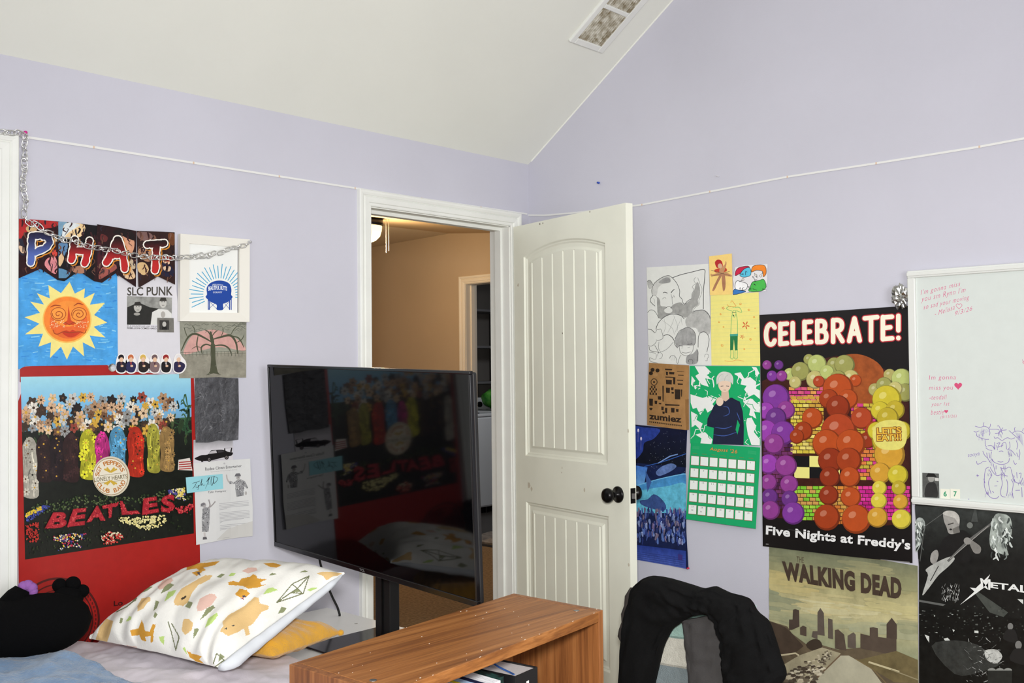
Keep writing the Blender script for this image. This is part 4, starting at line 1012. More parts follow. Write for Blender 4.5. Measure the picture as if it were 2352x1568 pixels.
# ---- sun painting
s = Sheet('A', .0045, zoom=ZA)
s.base([(103,880),(728,930),(732,1508),(660,1508),(160,1515),(103,1540)], (72,160,226), .8)
L0 = s.layer
for k in range(240):
    x, y = rnd(115, 715), rnd(945, 1495); w = rnd(15, 60); s.line([(x, y), (min(x+w, 724), y+rnd(-7, 7))], rnd(3, 8), pick([(110,190,238),(46,132,214),(140,206,240),(60,150,224),(88,172,230)]), .9); s.layer = L0+k % 60
s.layer = L0+62
tips = [(432,992),(527,1033),(588,1060),(652,1122),(665,1245),(655,1338),(592,1408),(522,1455),(415,1475),(310,1465),(238,1395),(155,1318),(152,1212),(188,1115),(228,1062),(300,1012)]
star = []
for i, t in enumerate(tips):
    t2 = tips[(i+1) % len(tips)]; m_ = ((t[0]+t2[0])/2-415, (t[1]+t2[1])/2-1228); L = math.hypot(*m_); star += [t, (415+m_[0]/L*172, 1228+m_[1]/L*170)]
s.poly(star, (244,228,138), .93); s.ell(416, 1226, 152, 146, (246,190,90), n=40, a=.9); s.ell(416, 1224, 144, 139, (244,134,48), n=40, a=.88)
s.ell(425, 1240, 118, 105, (232,104,44), n=30, a=.85); s.ell(420, 1190, 100, 80, (246,146,56), n=30, a=.88)
BR = (158,62,24)
for ex, sg in ((362,1), (490,-1)):
    s.ell(ex, 1192, 44, 40, (248,156,64), a=.92); s.line([(ex+46*math.cos(t), 1192+40*math.sin(t)) for t in np.linspace(0, 6.28, 26)[:-1]], 4, BR, closed=True)
    s.line([(ex+(3+t*4.2)*math.cos(t*1.15*sg), 1194+(3+t*3.6)*math.sin(t*1.15*sg)) for t in np.linspace(0, 8.4, 46)], 4.5, BR)
s.line([(312,1150),(340,1138),(380,1142)], 7, BR, smooth=5, taper=True); s.line([(458,1142),(485,1126),(518,1135)], 7, BR, smooth=5, taper=True)
s.poly([(425,1140),(440,1230),(468,1248),(455,1262),(430,1256),(405,1262),(392,1250),(418,1230)], (206,70,30), .8)
s.line([(392,1252),(405,1244),(430,1258),(455,1244),(470,1252)], 5, BR, smooth=4)
s.poly(spline([(385,1305),(410,1293),(432,1300),(452,1290),(480,1304),(505,1300),(470,1328),(435,1337),(405,1325)], 4, True), (200,56,30), .85)
s.line([(330,1290),(338,1312),(360,1316),(392,1302),(432,1308),(490,1302),(525,1310),(535,1288)], 5, BR, smooth=6)
L0 = s.layer
for k in range(70): s.ell(pick([355,505])+rnd(-45,45), 1255+rnd(-22,22), 2.6, 2.6, (252,226,180), lay=L0+1+k, n=5)
s.layer = L0+71
s.build('painting', PAINT, 'painting of an orange sun with spiral eyes on a blue ground', 'painting')

# ---- white punk flyer
s = Sheet('A', .0035, zoom=ZA)
s.base([(724,900),(1085,940),(1115,1240),(1120,1470),(1115,1530),(728,1525)], (218,216,222), .98)
s.text('SLC PUNK', [(790,1026),(1073,1020),(1073,1078),(790,1078)], [(.02,(76,72,66))])
s.poly([(788,1080),(1068,1090),(1066,1258),(788,1258)], (150,150,146), .55)
s.poly([(788,1258),(790,1150),(860,1120),(930,1150),(1000,1160),(1000,1258)], (44,44,42), .8); s.ell(855, 1150, 24, 30, (186,184,178)); s.poly([(830,1140),(838,1118),(870,1115),(880,1140)], (50,48,46))
s.poly([(935,1258),(945,1180),(985,1160),(1040,1165),(1066,1190),(1066,1258)], (222,222,218), .95); s.ell(1012, 1122, 22, 32, (198,196,190)); s.poly([(990,1112),(998,1090),(1028,1090),(1036,1112)], (58,56,52)); s.line([(843,1145),(850,1145)], 4, (60,58,56)); s.line([(860,1145),(867,1145)], 4, (60,58,56)); s.line([(848,1166),(864,1166)], 3, (90,86,82)); s.line([(1002,1116),(1009,1116)], 4, (60,58,56)); s.line([(1017,1116),(1024,1116)], 4, (60,58,56)); s.line([(1005,1138),(1020,1138)], 3, (110,104,100)); s.ell(850, 1192, 20, 9, (160,158,152)); s.ell(1012, 1195, 14, 20, (176,172,166))
s.text('IN A COUNTRY OF LOST SOULS', [(790,1262),(975,1266),(975,1272),(790,1270)], [(.01,(70,68,66))]); s.text('REBELLION COMES HARD.', [(790,1273),(975,1277),(975,1287),(790,1284)], [(.02,(70,68,66))])
s.poly([(976,1215),(1078,1217),(1080,1306),(976,1305)], (120,118,112), .7); s.poly([(990,1230),(1050,1231),(1050,1290),(990,1290)], (60,58,56)); s.ell(1020, 1255, 12, 16, (190,188,182)); s.poly([(1003,1290),(1008,1270),(1034,1270),(1038,1290)], (30,30,30))
s.build('flyer', PAPER, 'white flyer with bold dark heading over a grey photograph of two people', 'flyer')

# ---- four pennants spelling PHAT
ZC = (0, 480, 5.6)
def brush(s, strokes, w, c, dx=0, dy=0, grad=None, rough=1., n=5):
    for pts in strokes:
        pts = spline([(x+dx, y+dy) for x, y in pts], n)
        wob = [(p[0]+3*rough*math.sin(i*1.7), p[1]+3*rough*math.cos(i*2.3)) for i, p in enumerate(pts)]
        cf = (lambda y: np.array(grad[0])*(1-np.clip((y-grad[2])/(grad[3]-grad[2]), 0, 1))+np.array(grad[1])*np.clip((y-grad[2])/(grad[3]-grad[2]), 0, 1)) if grad else (lambda y: c)
        P = [np.array(p) for p in wob]; m = len(P); L = []; K = []
        for i in range(m):
            q = P[min(i+1, m-1)]-P[max(i-1, 0)]; q /= np.linalg.norm(q)+1e-9; nn = np.array([-q[1], q[0]])*w/2*(1+.10*rough*math.sin(i*2.1+w)); L += [P[i]+nn, P[i]-nn]; K += [s.col(cf(L[-2][1])), s.col(cf(L[-1][1]))]
        s.put(L, [[2*i, 2*i+1, 2*i+3, 2*i+2] for i in range(m-1)], K)
        for e in (P[0], P[-1]):
            pts2 = [(e[0]+w/2*math.cos(u), e[1]+w/2*math.sin(u)) for u in np.linspace(0, 2*math.pi, 13)[:-1]]; s.put(pts2, [list(range(12))], [s.col(cf(q[1])) for q in pts2])
def pennant(d, out, strokes, top, bot, blobs, label, ground):
    s = Sheet('A', d, zoom=ZC); s.base(out, ground, .75)
    xs, ys = [p[0] for p in out], [p[1] for p in out]
    s.cut([out[0], out[1], (out[1][0]-2, max(ys)-40), (out[0][0]+4, max(ys)-40)])
    for (pts, c) in blobs: s.poly(spline(pts, 3, True), c, .8)
    for k in range(60):
        x, y = rnd(min(xs), max(xs)), rnd(min(ys), max(ys)-130); s.line([(x,y),(x+rnd(-30,30),y+rnd(10,40)),(x+rnd(-30,30),y+rnd(50,90))], rnd(8,26), pick([(30,18,24),(60,30,34),(96,62,52),(120,84,70),(44,36,48),(52,26,30)]), .8, taper=True, smooth=3)
    y0, y1 = min(p[1] for q in strokes for p in q), max(p[1] for q in strokes for p in q)
    brush(s, strokes, 108, (214,136,44), 24, 26); brush(s, strokes, 108, (24,16,18), 12, 14); brush(s, strokes, 116, (242,236,226)); brush(s, strokes, 84, None, grad=(top, bot, y0-20, y0+(y1-y0)*.7))
    return s.build('pennant', PAPER, label, 'pennant', 'pennants spelling PHAT', curve=lambda a: .003*math.sin(a*3.1), cuts=[(0, 6)])
SKN = (226,184,146)
pennant(.0075, [(210,122),(747,158),(737,908),(515,768),(208,905)], [[(405,345),(398,480),(392,690)],[(405,345),(540,345),(632,400),(590,490),(440,560)]], (36,32,58), (86,108,182),
    [([(215,130),(740,165),(700,230),(520,260),(330,300),(230,420)], (176,44,46)), ([(330,240),(400,205),(470,240),(450,290),(360,300)], (206,170,120)), ([(215,400),(280,380),(300,440),(330,540),(290,600),(215,520)], (40,40,56)), ([(240,470),(320,500),(325,560),(270,560)], (224,190,160)), ([(600,640),(700,610),(735,700),(720,830),(640,800),(570,720)], (222,140,146)), ([(660,540),(720,520),(735,590),(690,610)], (206,70,60)), ([(670,360),(720,340),(735,420),(700,470)], (214,190,150))],
    'dark red card pennant with a blue letter P, at the wall end of the banner', (44,18,24))
pennant(.0081, [(750,157),(1252,213),(1206,925),(1010,797),(825,928),(735,910)], [[(955,390),(935,520),(915,655)],[(1148,405),(1120,560),(1085,700)],[(940,535),(1125,535)]], (30,20,22), (188,40,44),
    [([(752,165),(860,175),(800,300),(750,420)], (122,160,186)), ([(850,180),(1080,205),(1060,330),(960,380),(840,380),(800,300)], (232,200,150)), ([(830,190),(1020,200),(960,250),(850,330),(790,460)], (214,220,222)), ([(745,450),(860,430),(850,560),(770,640),(740,560)], (96,136,176)), ([(740,650),(800,560),(820,640),(770,740)], (224,190,146)), ([(745,760),(900,820),(820,900),(740,880)], (92,140,176)), ([(930,750),(1060,730),(1110,790),(1050,830),(940,810)], (170,120,96)), ([(1060,620),(1150,610),(1140,700),(1070,690)], (190,176,140))],
    'dark card pennant with a red letter H and pale blue patches', (22,20,24))
pennant(.0087, [(1250,195),(1752,280),(1748,1003),(1482,826),(1310,948),(1204,925)], [[(1500,390),(1440,540),(1365,690)],[(1515,390),(1570,560),(1600,770)],[(1440,595),(1560,580)]], (30,18,20), (186,40,42),
    [([(1260,420),(1330,560),(1330,700),(1260,800),(1215,900)], (70,26,36)), ([(1570,340),(1680,350),(1730,430),(1700,560),(1620,560)], (216,156,124)), ([(1440,300),(1560,250),(1700,290),(1740,400),(1640,380),(1560,340)], (30,22,24)), ([(1300,760),(1440,700),(1500,760),(1360,860),(1270,900)], (156,84,76)), ([(1560,740),(1640,700),(1740,850),(1700,900),(1600,880)], (226,190,150)), ([(1640,650),(1720,660),(1740,760),(1680,760)], (200,180,150)), ([(1300,320),(1380,360),(1360,420),(1290,400)], (96,40,40))],
    'maroon card pennant with a red letter A and a torn lower corner', (40,18,22))
pennant(.0093, [(1756,280),(2246,298),(2252,972),(2026,866),(1800,1003),(1780,1000)], [[(1890,455),(2000,448),(2110,440)],[(2010,460),(1998,600),(1990,790)]], (30,18,20), (190,44,42),
    [([(1765,300),(1900,300),(1960,350),(1900,420),(1790,380)], (120,90,86)), ([(1780,520),(1900,480),(1960,620),(1900,680),(1800,620)], (176,130,100)), ([(1770,700),(1860,690),(1910,780),(1850,850),(1780,800)], (214,180,130)), ([(2090,650),(2160,640),(2180,700),(2120,720)], (230,190,160)), ([(2060,700),(2200,730),(2240,860),(2080,850)], (34,34,58)), ([(2060,620),(2160,600),(2230,640),(2140,680)], (150,50,40)), ([(2160,320),(2240,320),(2240,460),(2180,440)], (110,66,40)), ([(2100,740),(2190,740),(2180,800),(2110,790)], (222,190,160))],
    'brown card pennant with a red letter T, nearest the white picture frame', (48,28,26))

# ---- six cut-out stickers
xs0 = [752, 812, 888, 960, 1030, 1108]
stk = [('dark spiky hair and a black jacket', (30,26,34), (34,32,48)), ('orange hair and a navy jacket', (196,110,70), (44,44,84)), ('blond hair and a black coat, arm raised', (214,178,90), (40,34,34)), ('grey face and patterned grey coat', (110,88,90), (126,104,106)), ('red hair and a black shirt', (150,44,44), (30,26,30)), ('white hair, hand to the head', (226,222,222), (46,40,72))]
for i, (nm, hair, coat) in enumerate(stk):
    s = Sheet('A', .0068, zoom=ZA); x = xs0[i]; y = 1452
    ww = 48 if i in (2, 5) else 38
    out = spline([(x-22,y),(x-8,y-14),(x+12,y-12),(x+24,y+6),(x+ww*.95,y+34),(x+ww,y+72),(x+26,y+104),(x-6,y+110),(x-30,y+96),(x-34,y+60),(x-30,y+26)], 3, True)
    s.base(out, (238,234,232))
    c = np.mean(out, 0); sc = lambda pts, k: [(c[0]+(p[0]-c[0])*k, c[1]+(p[1]-c[1])*k) for p in pts]
    s.poly(spline([(x-24,y+40),(x-4,y+34),(x+14,y+36),(x+ww*.8,y+50),(x+ww*.82,y+72),(x+20,y+98),(x-6,y+102),(x-26,y+90),(x-29,y+62)], 3, True), coat)
    s.ell(x+1, y+22, 13, 16, (228,190,160)); s.poly(spline([(x-15,y+22),(x-18,y+4),(x-6,y-8),(x+10,y-7),(x+18,y+6),(x+15,y+20),(x+6,y+8),(x-6,y+12)], 2, True), hair)
    s.ell(x+6, y+62, 9, 7, (224,186,156)); s.poly([(x-6,y+40),(x+8,y+40),(x+1,y+62)], pick([(150,50,50),(190,180,180),(90,50,60)]))
    s.build('sticker', PAPER, 'cut-out sticker of a small person with '+nm, 'sticker', 'row of cut-out stickers above the red poster')

# ---- white picture frame with a water tower print
fr_o = [(1100,697),(1530,733),(1528,1243),(1097,1237)]; fr_i = [(1160,757),(1472,780),(1470,1186),(1158,1184)]
def sheet_pt(p, d, zoom=ZA):
    return np.array(at_y(zoom[0]+p[0]/zoom[2], zoom[1]+p[1]/zoom[2], -d))
O_ = [sheet_pt(p, .0) for p in fr_o]; I_ = [sheet_pt(p, .0) for p in fr_i]
pf = thing('picture_frame', 'white wooden frame holding a blue water tower print', 'picture frame', ((O_[0][0]+O_[1][0])/2, -.008, O_[3][2]))
fm = MB()
up = lambda p, d: np.array([p[0], -d, p[2]])
for k in range(4):
    a, b, c, d = O_[k], O_[(k+1) % 4], I_[(k+1) % 4], I_[k]
    fm.add([up(a,.0055), up(b,.0055), up(c,.0055), up(d,.0055), up(a,.022), up(b,.022), up(c,.018), up(d,.018)], [(0,1,2,3),(4,5,6,7),(0,1,5,4),(2,3,7,6)])
fm.build('frame_moulding', mat('frame_white', (236,233,224), .45), pf)
s = Sheet('A', .009, zoom=ZA); s.base([(1157,754),(1475,778),(1473,1189),(1155,1187)], (240,241,238))
cx, cy = 1362, 1070
for k in range(26):
    a = math.radians(-205+k*8.6); x0_, x1_ = 100, (178 if k % 2 else 190)
    if 150 > k >= 19: x1_ = 120+max(0, 24-k)*5 if k > 21 else x1_
    s.line([(cx+x0_*1.0*math.cos(a), cy+x0_*math.sin(a)), (cx+x1_*math.cos(a), cy+x1_*math.sin(a))], 5, (64,166,208))
NB = (34,72,160)
s.poly(spline([(1285,1070),(1283,1030),(1305,1000),(1345,985),(1390,987),(1425,1005),(1437,1040),(1435,1072),(1444,1085),(1432,1103),(1410,1120),(1385,1130),(1385,1165),(1345,1165),(1345,1135),(1310,1118),(1288,1100),(1276,1084)], 3, True), NB)
for x in (1290, 1298, 1422, 1432): s.poly([(x,1095),(x+6,1095),(x+6,1167),(x,1165)], NB)
for a, b in (((1296,1110),(1345,1160)), ((1345,1115),(1296,1160)), ((1385,1115),(1424,1160)), ((1424,1112),(1385,1160))): s.line([a, b], 2.5, NB)
s.text('BEAUTIFUL BUTTS', [(1293,1022),(1410,1022),(1410,1048),(1293,1048)], [(.03,(236,240,246))], arc=6)
s.text('COUNTY', [(1322,1052),(1380,1052),(1380,1062),(1322,1062)], [(.01,(236,240,246))]); s.text('Welcome to', [(1318,1006),(1385,1006),(1385,1018),(1318,1018)], [(.0,(236,240,246))], shear=.3, arc=4)
s.build('print', PAPER, parent=pf)['label'] = 'blue water tower print'

# ---- grey drawing of a bare branching tree under a pink sky
s = Sheet('A', .0032, zoom=ZA)
s.base([(1112,1236),(1530,1240),(1528,1586),(1112,1590)], (150,150,136), .8)
s.poly(spline([(1140,1440),(1180,1340),(1240,1300),(1340,1290),(1420,1320),(1500,1370),(1520,1420),(1400,1400),(1330,1400),(1240,1420)], 4, True), (208,160,152), .85)
s.poly([(1112,1450),(1528,1420),(1528,1586),(1112,1590)], (146,142,128), .75)
L0 = s.layer
for k in range(26): x, y = rnd(1125, 1500), rnd(1250, 1310); s.line(spline([(x,y),(x+14,y-8),(x+30,y),(x+44,y-4)], 4), 3, (106,108,98)); s.layer = L0+k % 8
s.layer = L0+9; DK = (78,80,62)
for pts, w in [([(1322,1425),(1320,1370),(1312,1335),(1306,1300)], 22), ([(1320,1370),(1270,1340),(1210,1315),(1165,1340),(1125,1420)], 13), ([(1318,1350),(1370,1335),(1430,1325),(1465,1370),(1475,1440)], 14), ([(1322,1395),(1280,1380),(1250,1400),(1255,1440)], 10), ([(1322,1390),(1380,1385),(1420,1405),(1440,1450)], 10), ([(1230,1325),(1222,1380),(1232,1430)], 8), ([(1420,1328),(1480,1340),(1515,1400)], 8), ([(1312,1335),(1290,1300),(1270,1290)], 6), ([(1312,1335),(1335,1305),(1350,1296)], 6)]: s.line(pts, w, DK, smooth=6, taper=True)
for x in range(1130, 1520, 22): s.line([(x, 1425+rnd(-4,4)), (x+rnd(-3,3), 1455)], 2, (90,90,78))
for y in (1432, 1446): s.line([(1115, y), (1525, y-12)], 2, (90,90,78))
s.poly(spline([(1308,1380),(1334,1380),(1338,1470),(1352,1552),(1375,1570),(1325,1560),(1280,1572),(1302,1548),(1310,1470)], 3, True), DK, .8)
for pts, w in [([(1165,1340),(1150,1300),(1142,1272)], 5), ([(1210,1315),(1205,1280),(1190,1262)], 5), ([(1430,1325),(1450,1290),(1470,1270)], 5), ([(1370,1335),(1385,1300),(1382,1272)], 5), ([(1465,1370),(1500,1350),(1516,1320)], 5), ([(1250,1400),(1215,1395),(1190,1410)], 4)]: s.line(pts, w, DK, smooth=5, taper=True)
for k in range(40): x, y = rnd(1120, 1510), rnd(1470, 1575); s.line([(x,y),(x+rnd(10,30),y)], 2, (132,130,116))
s.build('tree_drawing', PAPER, 'grey pencil drawing of a bare branching tree with pink sky', 'drawing')

# ---- crumpled black rubbing
s = Sheet('A', .0042, zoom=ZB)
s.base([(1463,155),(1640,150),(1785,158),(1790,400),(1785,618),(1700,630),(1640,624),(1560,640),(1468,640),(1460,420)], (78,78,82), .55)
L0 = s.layer
for k in range(60): x, y = rnd(1480, 1740), rnd(175, 600); s.line([(x,y),(x+rnd(-30,30),y+rnd(-20,30)),(x+rnd(-45,45),y+rnd(0,50))], rnd(2,5), pick([(104,104,108),(62,62,66),(120,120,124)]), smooth=3, taper=True); s.layer = L0+k % 40
s.build('charcoal_rubbing', mat_ink('charcoal_sheet', .5, .4, 22, bump=.5, bscale=38), 'dark grey crumpled charcoal sheet above the car print', 'drawing', curve=lambda a: .003*abs(math.sin(a*5)), cuts=[(0, 10)])

# ---- car print
s = Sheet('A', .0027, zoom=(430, 1000, 6.03))
s.base([(90,60),(632,60),(636,420),(85,440)], (214,210,216), .97); s.grad([(95,65),(630,62),(630,170),(95,210)], (150,148,152), (206,202,208), 6, .9)
K = (22,18,20)
s.poly(spline([(103,315),(150,290),(200,270),(285,262),(325,212),(350,202),(470,194),(520,205),(570,225),(625,232),(632,252),(610,278),(560,290),(440,318),(330,345),(200,352),(125,335)], 3, True), K)
s.poly([(298,255),(330,215),(400,205),(412,240),(340,250)], (190,186,190)); s.poly([(425,240),(418,206),(470,204),(520,225)], (60,56,60))
for x, y in ((305,330),(545,300)): s.ell(x, y, 30, 32, K); s.ell(x, y, 17, 20, (120,112,112)); s.ell(x, y, 8, 10, (50,46,48))
s.poly([(512,175),(525,172),(530,215),(510,205)], K); s.poly([(608,172),(624,168),(616,228),(594,225)], K); s.line([(515,176),(622,168)], 5, (90,86,90))
s.poly([(190,350),(200,345),(228,360),(200,370)], K); s.line([(330,352),(420,338),(520,322)], 6, (150,146,150))
s.build('car_print', PAPER, 'black and white print of an old winged car', 'print')

# ---- entertainer sheet and signed card
s = Sheet('A', .0058, zoom=(430, 1000, 6.03))
s.base([(86,385),(400,352),(858,318),(868,600),(893,1000),(890,1388),(500,1440),(125,1515),(108,900)], (220,220,219), .98)
TX = (96,94,98)
s.text('Rodeo Clown Entertainer', [(245,442),(746,400),(748,434),(246,486)], [(.012,TX)]); s.text('Sponsored by Pelham Printing & Binding', [(318,496),(682,466),(683,478),(320,510)], [(0,(150,148,150))])
s.ell(510, 385, 14, 12, (190,186,190)); s.text('Tyler Pettigrew', [(282,770),(535,752),(537,780),(284,806)], [(.012,TX)])
def floral(pts, c0=(150,150,152)):
    s.poly(pts, c0, .7); xs = [p[0] for p in pts]; ys = [p[1] for p in pts]; L0 = s.layer; k = 0
    while k < 60:
        p = (rnd(min(xs), max(xs)), rnd(min(ys), max(ys)))
        if in_poly(p, pts): s.ell(p[0], p[1], rnd(4,9), rnd(4,10), pick([(84,84,88),(206,206,206),(110,108,112)]), lay=L0+1+k % 40, n=7); k += 1
    s.layer = L0+41
floral([(680,625),(735,605),(790,630),(820,690),(822,740),(800,720),(780,700),(775,830),(680,848),(665,760),(660,670),(600,670),(560,640),(590,625),(640,645)])
s.line([(570,640),(548,595),(540,545)], 18, (186,180,178), smooth=4); s.ell(540, 555, 10, 18, (190,184,182)); s.ell(700, 580, 26, 34, (176,172,170)); s.poly([(650,565),(670,525),(720,520),(735,545),(735,562)], (110,108,112)); s.ell(802, 795, 14, 26, (180,176,174)); s.ell(700, 575, 8, 6, (96,92,96))
floral([(210,1010),(250,990),(310,1000),(305,1180),(290,1330),(205,1330),(200,1180)])
s.line([(290,1000),(310,960),(292,885)], 18, (160,154,154), smooth=4); s.line([(310,990),(350,950),(382,910)], 16, (160,154,154), smooth=4); s.ell(228, 962, 30, 36, (170,166,166)); s.poly([(185,985),(185,945),(225,925),(250,950)], (120,118,122)); s.line([(235,1340),(240,1400)], 26, (200,194,192)); s.poly([(212,1440),(215,1405),(262,1400),(272,1436)], (96,94,98))
for k, (y, x1) in enumerate([(935,835),(958,840),(978,838),(996,842),(1018,550),(1065,845),(1085,850),(1105,848),(1125,850),(1143,852),(1162,850),(1180,775),(1200,480)]):
    s.line([(435+k*.8, y+8), (x1, y-34+(0 if x1 > 600 else 26))], 6, (176,174,178))
for k, (y, x1) in enumerate([(1240,855),(1262,850),(1284,690),(1304,540)]): s.line([(446, y+4), (x1, y-34 if x1 > 700 else y-14)], 6, (176,174,178))
s.poly([(400,1440),(560,1290),(890,1180),(890,1386),(500,1440)], (206,204,200), .98); s.line([(485,1418),(578,1408)], 4, (170,168,170))
s.build('information_sheet', PAPER, 'white printed sheet about a rodeo clown entertainer taped beside the red poster', 'paper sheet', curve=lambda a: .014*max(0, a-.6)+.003*math.sin(a*4)**2, cuts=[(0, 8)])
s = Sheet('A', .0098, zoom=(430, 1000, 6.03))
s.base([(-20,580),(490,530),(500,735),(-4,798)], (152,212,222), .97)
for pts in [[(70,662),(120,648),(180,626)], [(130,645),(110,690),(75,738)], [(128,690),(120,715),(140,722),(165,690),(150,700),(155,740),(132,752)], [(165,700),(190,650),(205,600),(190,690),(210,664),(222,690),(250,680)], [(250,735),(275,680),(310,580),(270,640),(300,590),(290,660),(300,680)], [(310,680),(340,570),(330,670),(350,680),(375,560),(365,665),(425,600),(380,570),(280,580)]]: s.line(pts, 7, (44,48,56), smooth=6, taper=True)
s.build('autograph_card', PAPER, 'pale blue card signed in black marker', 'card')

# ---- right wall: caricature sketch
ZD = (1480, 600, 6.275)
s = Sheet('B', .0025, GB, ZD)
s.base([(32,88),(925,35),(970,1500),(62,1470)], (218,219,216), .97)
GRY, INK = (150,150,150), (64,64,66)
s.poly(spline([(115,370),(170,290),(250,230),(340,205),(380,250),(370,310),(280,320),(200,380),(180,480),(120,480)], 3, True), (196,196,194), .85)
s.poly(spline([(205,300),(300,235),(360,240),(370,300),(260,320)], 3, True), GRY, .8)
s.poly(spline([(185,520),(225,560),(235,640),(300,650),(360,680),(420,620),(520,590),(560,620),(590,610),(680,540),(690,470),(720,410),(740,330),(770,300),(800,380),(800,480),(770,560),(780,620),(700,680),(690,750),(600,810),(540,790),(430,750),(320,780),(250,830),(200,800),(185,680)], 3, True), (158,158,156), .7)
s.ell(345, 708, 60, 40, (216,217,214)); s.poly(spline([(590,860),(620,800),(720,720),(850,700),(940,780),(950,1000),(920,1060),(870,1020),(790,1030),(740,960),(620,950)], 3, True), (178,178,176), .75)
s.poly(spline([(440,1130),(520,1000),(620,950),(720,1010),(740,1150),(700,1210),(560,1210),(500,1230),(470,1240)], 3, True), (160,160,160), .7); s.poly(spline([(610,1370),(700,1330),(760,1270),(775,1340),(760,1470),(610,1475)], 3, True), GRY, .8); s.poly(spline([(40,290),(80,275),(115,330),(100,390),(60,385)], 3, True), (180,180,178), .7)
for pts, w in [([(112,480),(108,400),(150,310),(250,235),(345,205),(405,240),(470,320),(508,420),(505,500),(540,540),(555,590),(580,615),(625,570),(680,540)],7), ([(400,238),(520,195),(700,150),(860,118),(872,200),(855,400),(850,690)],9), ([(125,490),(90,540),(95,590),(155,645)],8), ([(110,490),(160,490),(185,530)],4), ([(40,290),(85,275),(130,350)],6), ([(270,455),(295,445),(335,458)],9), ([(385,455),(410,420),(435,405)],10), ([(385,470),(400,540),(405,620)],4), ([(260,545),(290,520),(315,535)],4), ([(400,530),(425,495),(435,520)],4), ([(300,680),(345,650),(400,670)],6), ([(45,740),(90,700),(150,720),(210,820)],6), ([(165,980),(200,890),(270,815),(360,768),(450,762),(530,785),(575,830)],8), ([(710,720),(780,705),(860,705),(930,770),(950,830)],8), ([(680,540),(685,470),(715,410),(690,370),(715,340),(735,320),(715,270),(740,230)],4), ([(770,235),(800,320),(830,390),(820,480),(785,560),(790,620),(720,680),(700,750)],4),
    ([(275,1075),(330,1055),(390,1085),(430,1140)],9), ([(210,1160),(205,1250),(240,1300),(330,1260),(420,1160)],4), ([(430,1140),(440,1200),(480,1250)],7), ([(440,1120),(500,1010),(560,975),(620,950),(690,980),(735,1050),(735,1170),(705,1220)],6), ([(500,1210),(520,1310),(590,1360),(660,1340),(700,1280),(705,1220)],5), ([(500,1215),(560,1220)],7), ([(620,1200),(690,1185)],7), ([(540,1310),(600,1320),(670,1305)],5), ([(530,1250),(560,1245)],3), ([(620,1245),(660,1235)],3), ([(775,1240),(780,1100),(800,1040),(850,1015),(900,1040),(935,1130),(900,1310)],7), ([(755,1260),(775,1320),(760,1440)],7), ([(480,1480),(510,1380),(530,1350)],5), ([(45,975),(100,985),(150,1030)],8), ([(160,1030),(180,985),(205,985),(235,975),(262,1050),(265,1110),(200,1140),(170,1130)],5), ([(45,1210),(100,1220),(150,1190),(175,1150)],5), ([(70,1230),(85,1285),(180,1305),(205,1310),(150,1210)],6), ([(70,1310),(165,1330),(160,1410),(75,1385)],4), ([(75,1390),(90,1440),(190,1465)],5), ([(365,1400),(380,1365),(430,1360),(460,1400),(470,1470)],5), ([(640,1450),(640,1420),(680,1410),(700,1440),(690,1475)],5), ([(870,1380),(880,1340),(915,1340),(930,1370),(910,1400),(905,1430),(880,1430)],4), ([(195,1370),(195,1330),(230,1315),(260,1340),(250,1390),(215,1400)],4)]: s.line(pts, w, INK, smooth=5)
for pts in [[(260,850),(400,960),(430,1050)], [(290,830),(300,960),(270,1050)], [(420,775),(480,930),(470,1010)], [(440,790),(390,930),(330,1040)], [(530,800),(545,920)], [(530,830),(480,940),(430,1060)], [(560,1000),(540,1120),(560,1200)], [(610,990),(600,1110),(640,1190)], [(660,1000),(690,1110),(680,1180)], [(380,1370),(390,1430)], [(410,1365),(415,1430)], [(435,1370),(440,1430)], [(120,530),(150,560),(140,620)]]: s.line(pts, 3, (120,120,122), smooth=5, taper=True)
s.build('sketch', PAPER, 'black and white caricature sketch of a bearded man', 'drawing')

ZE = (1440, 560, 3.564)
s = Sheet('B', .0045, GB, ZE); s.base([(672,102),(858,78),(866,412),(680,420)], (240,204,124), .93)
for pts, c in [([(735,195),(720,150),(745,128),(775,140),(785,180),(765,190)],(176,44,46)), ([(720,210),(800,190),(815,225),(730,235)],(190,70,50)), ([(690,240),(700,250),(780,230),(850,250),(855,268),(780,260),(690,262)],(190,140,100)), ([(760,250),(780,250),(740,330),(715,380),(700,372)],(170,120,90)), ([(775,250),(800,250),(808,330),(800,378),(785,376)],(170,120,90)), ([(760,200),(800,170),(808,140),(815,165),(790,235),(760,240)],(190,140,100))]: s.poly(spline(pts, 3, True), c, .85)
s.ell(762, 180, 18, 20, (206,170,140)); s.line([(690,215),(850,262)], 4, (120,90,70)); s.line([(840,225),(690,265)], 4, (120,90,70))
s.build('small_drawing', PAPER, 'small orange card with a red-capped figure drawing, topmost of the papers', 'drawing')
s = Sheet('B', .0040, GB, ZE); s.base([(888,192),(960,176),(1150,165),(1148,300),(1138,385),(1000,395),(862,418),(875,330),(866,290)], (222,220,222), .97)
for pts, c in [([(885,260),(900,205),(950,185),(1000,185),(990,225),(930,240)],(196,40,72)), ([(925,250),(960,205),(1005,195),(1015,250),(980,270),(940,270)],(90,190,220)), ([(1020,230),(1030,185),(1075,172),(1130,180),(1140,240),(1115,270),(1110,225),(1060,215)],(240,136,48)), ([(1030,310),(1080,300),(1120,290),(1140,350),(1100,385),(1000,388),(1010,350)],(76,180,80)), ([(880,370),(930,380),(970,385),(960,395),(870,415)],(60,120,190)), ([(895,305),(940,310),(985,330),(970,375),(890,370)],(236,236,240))]:
    q = spline(pts, 3, True); s.poly(q, c, .9); s.line(q, 4, (36,36,44), closed=True)

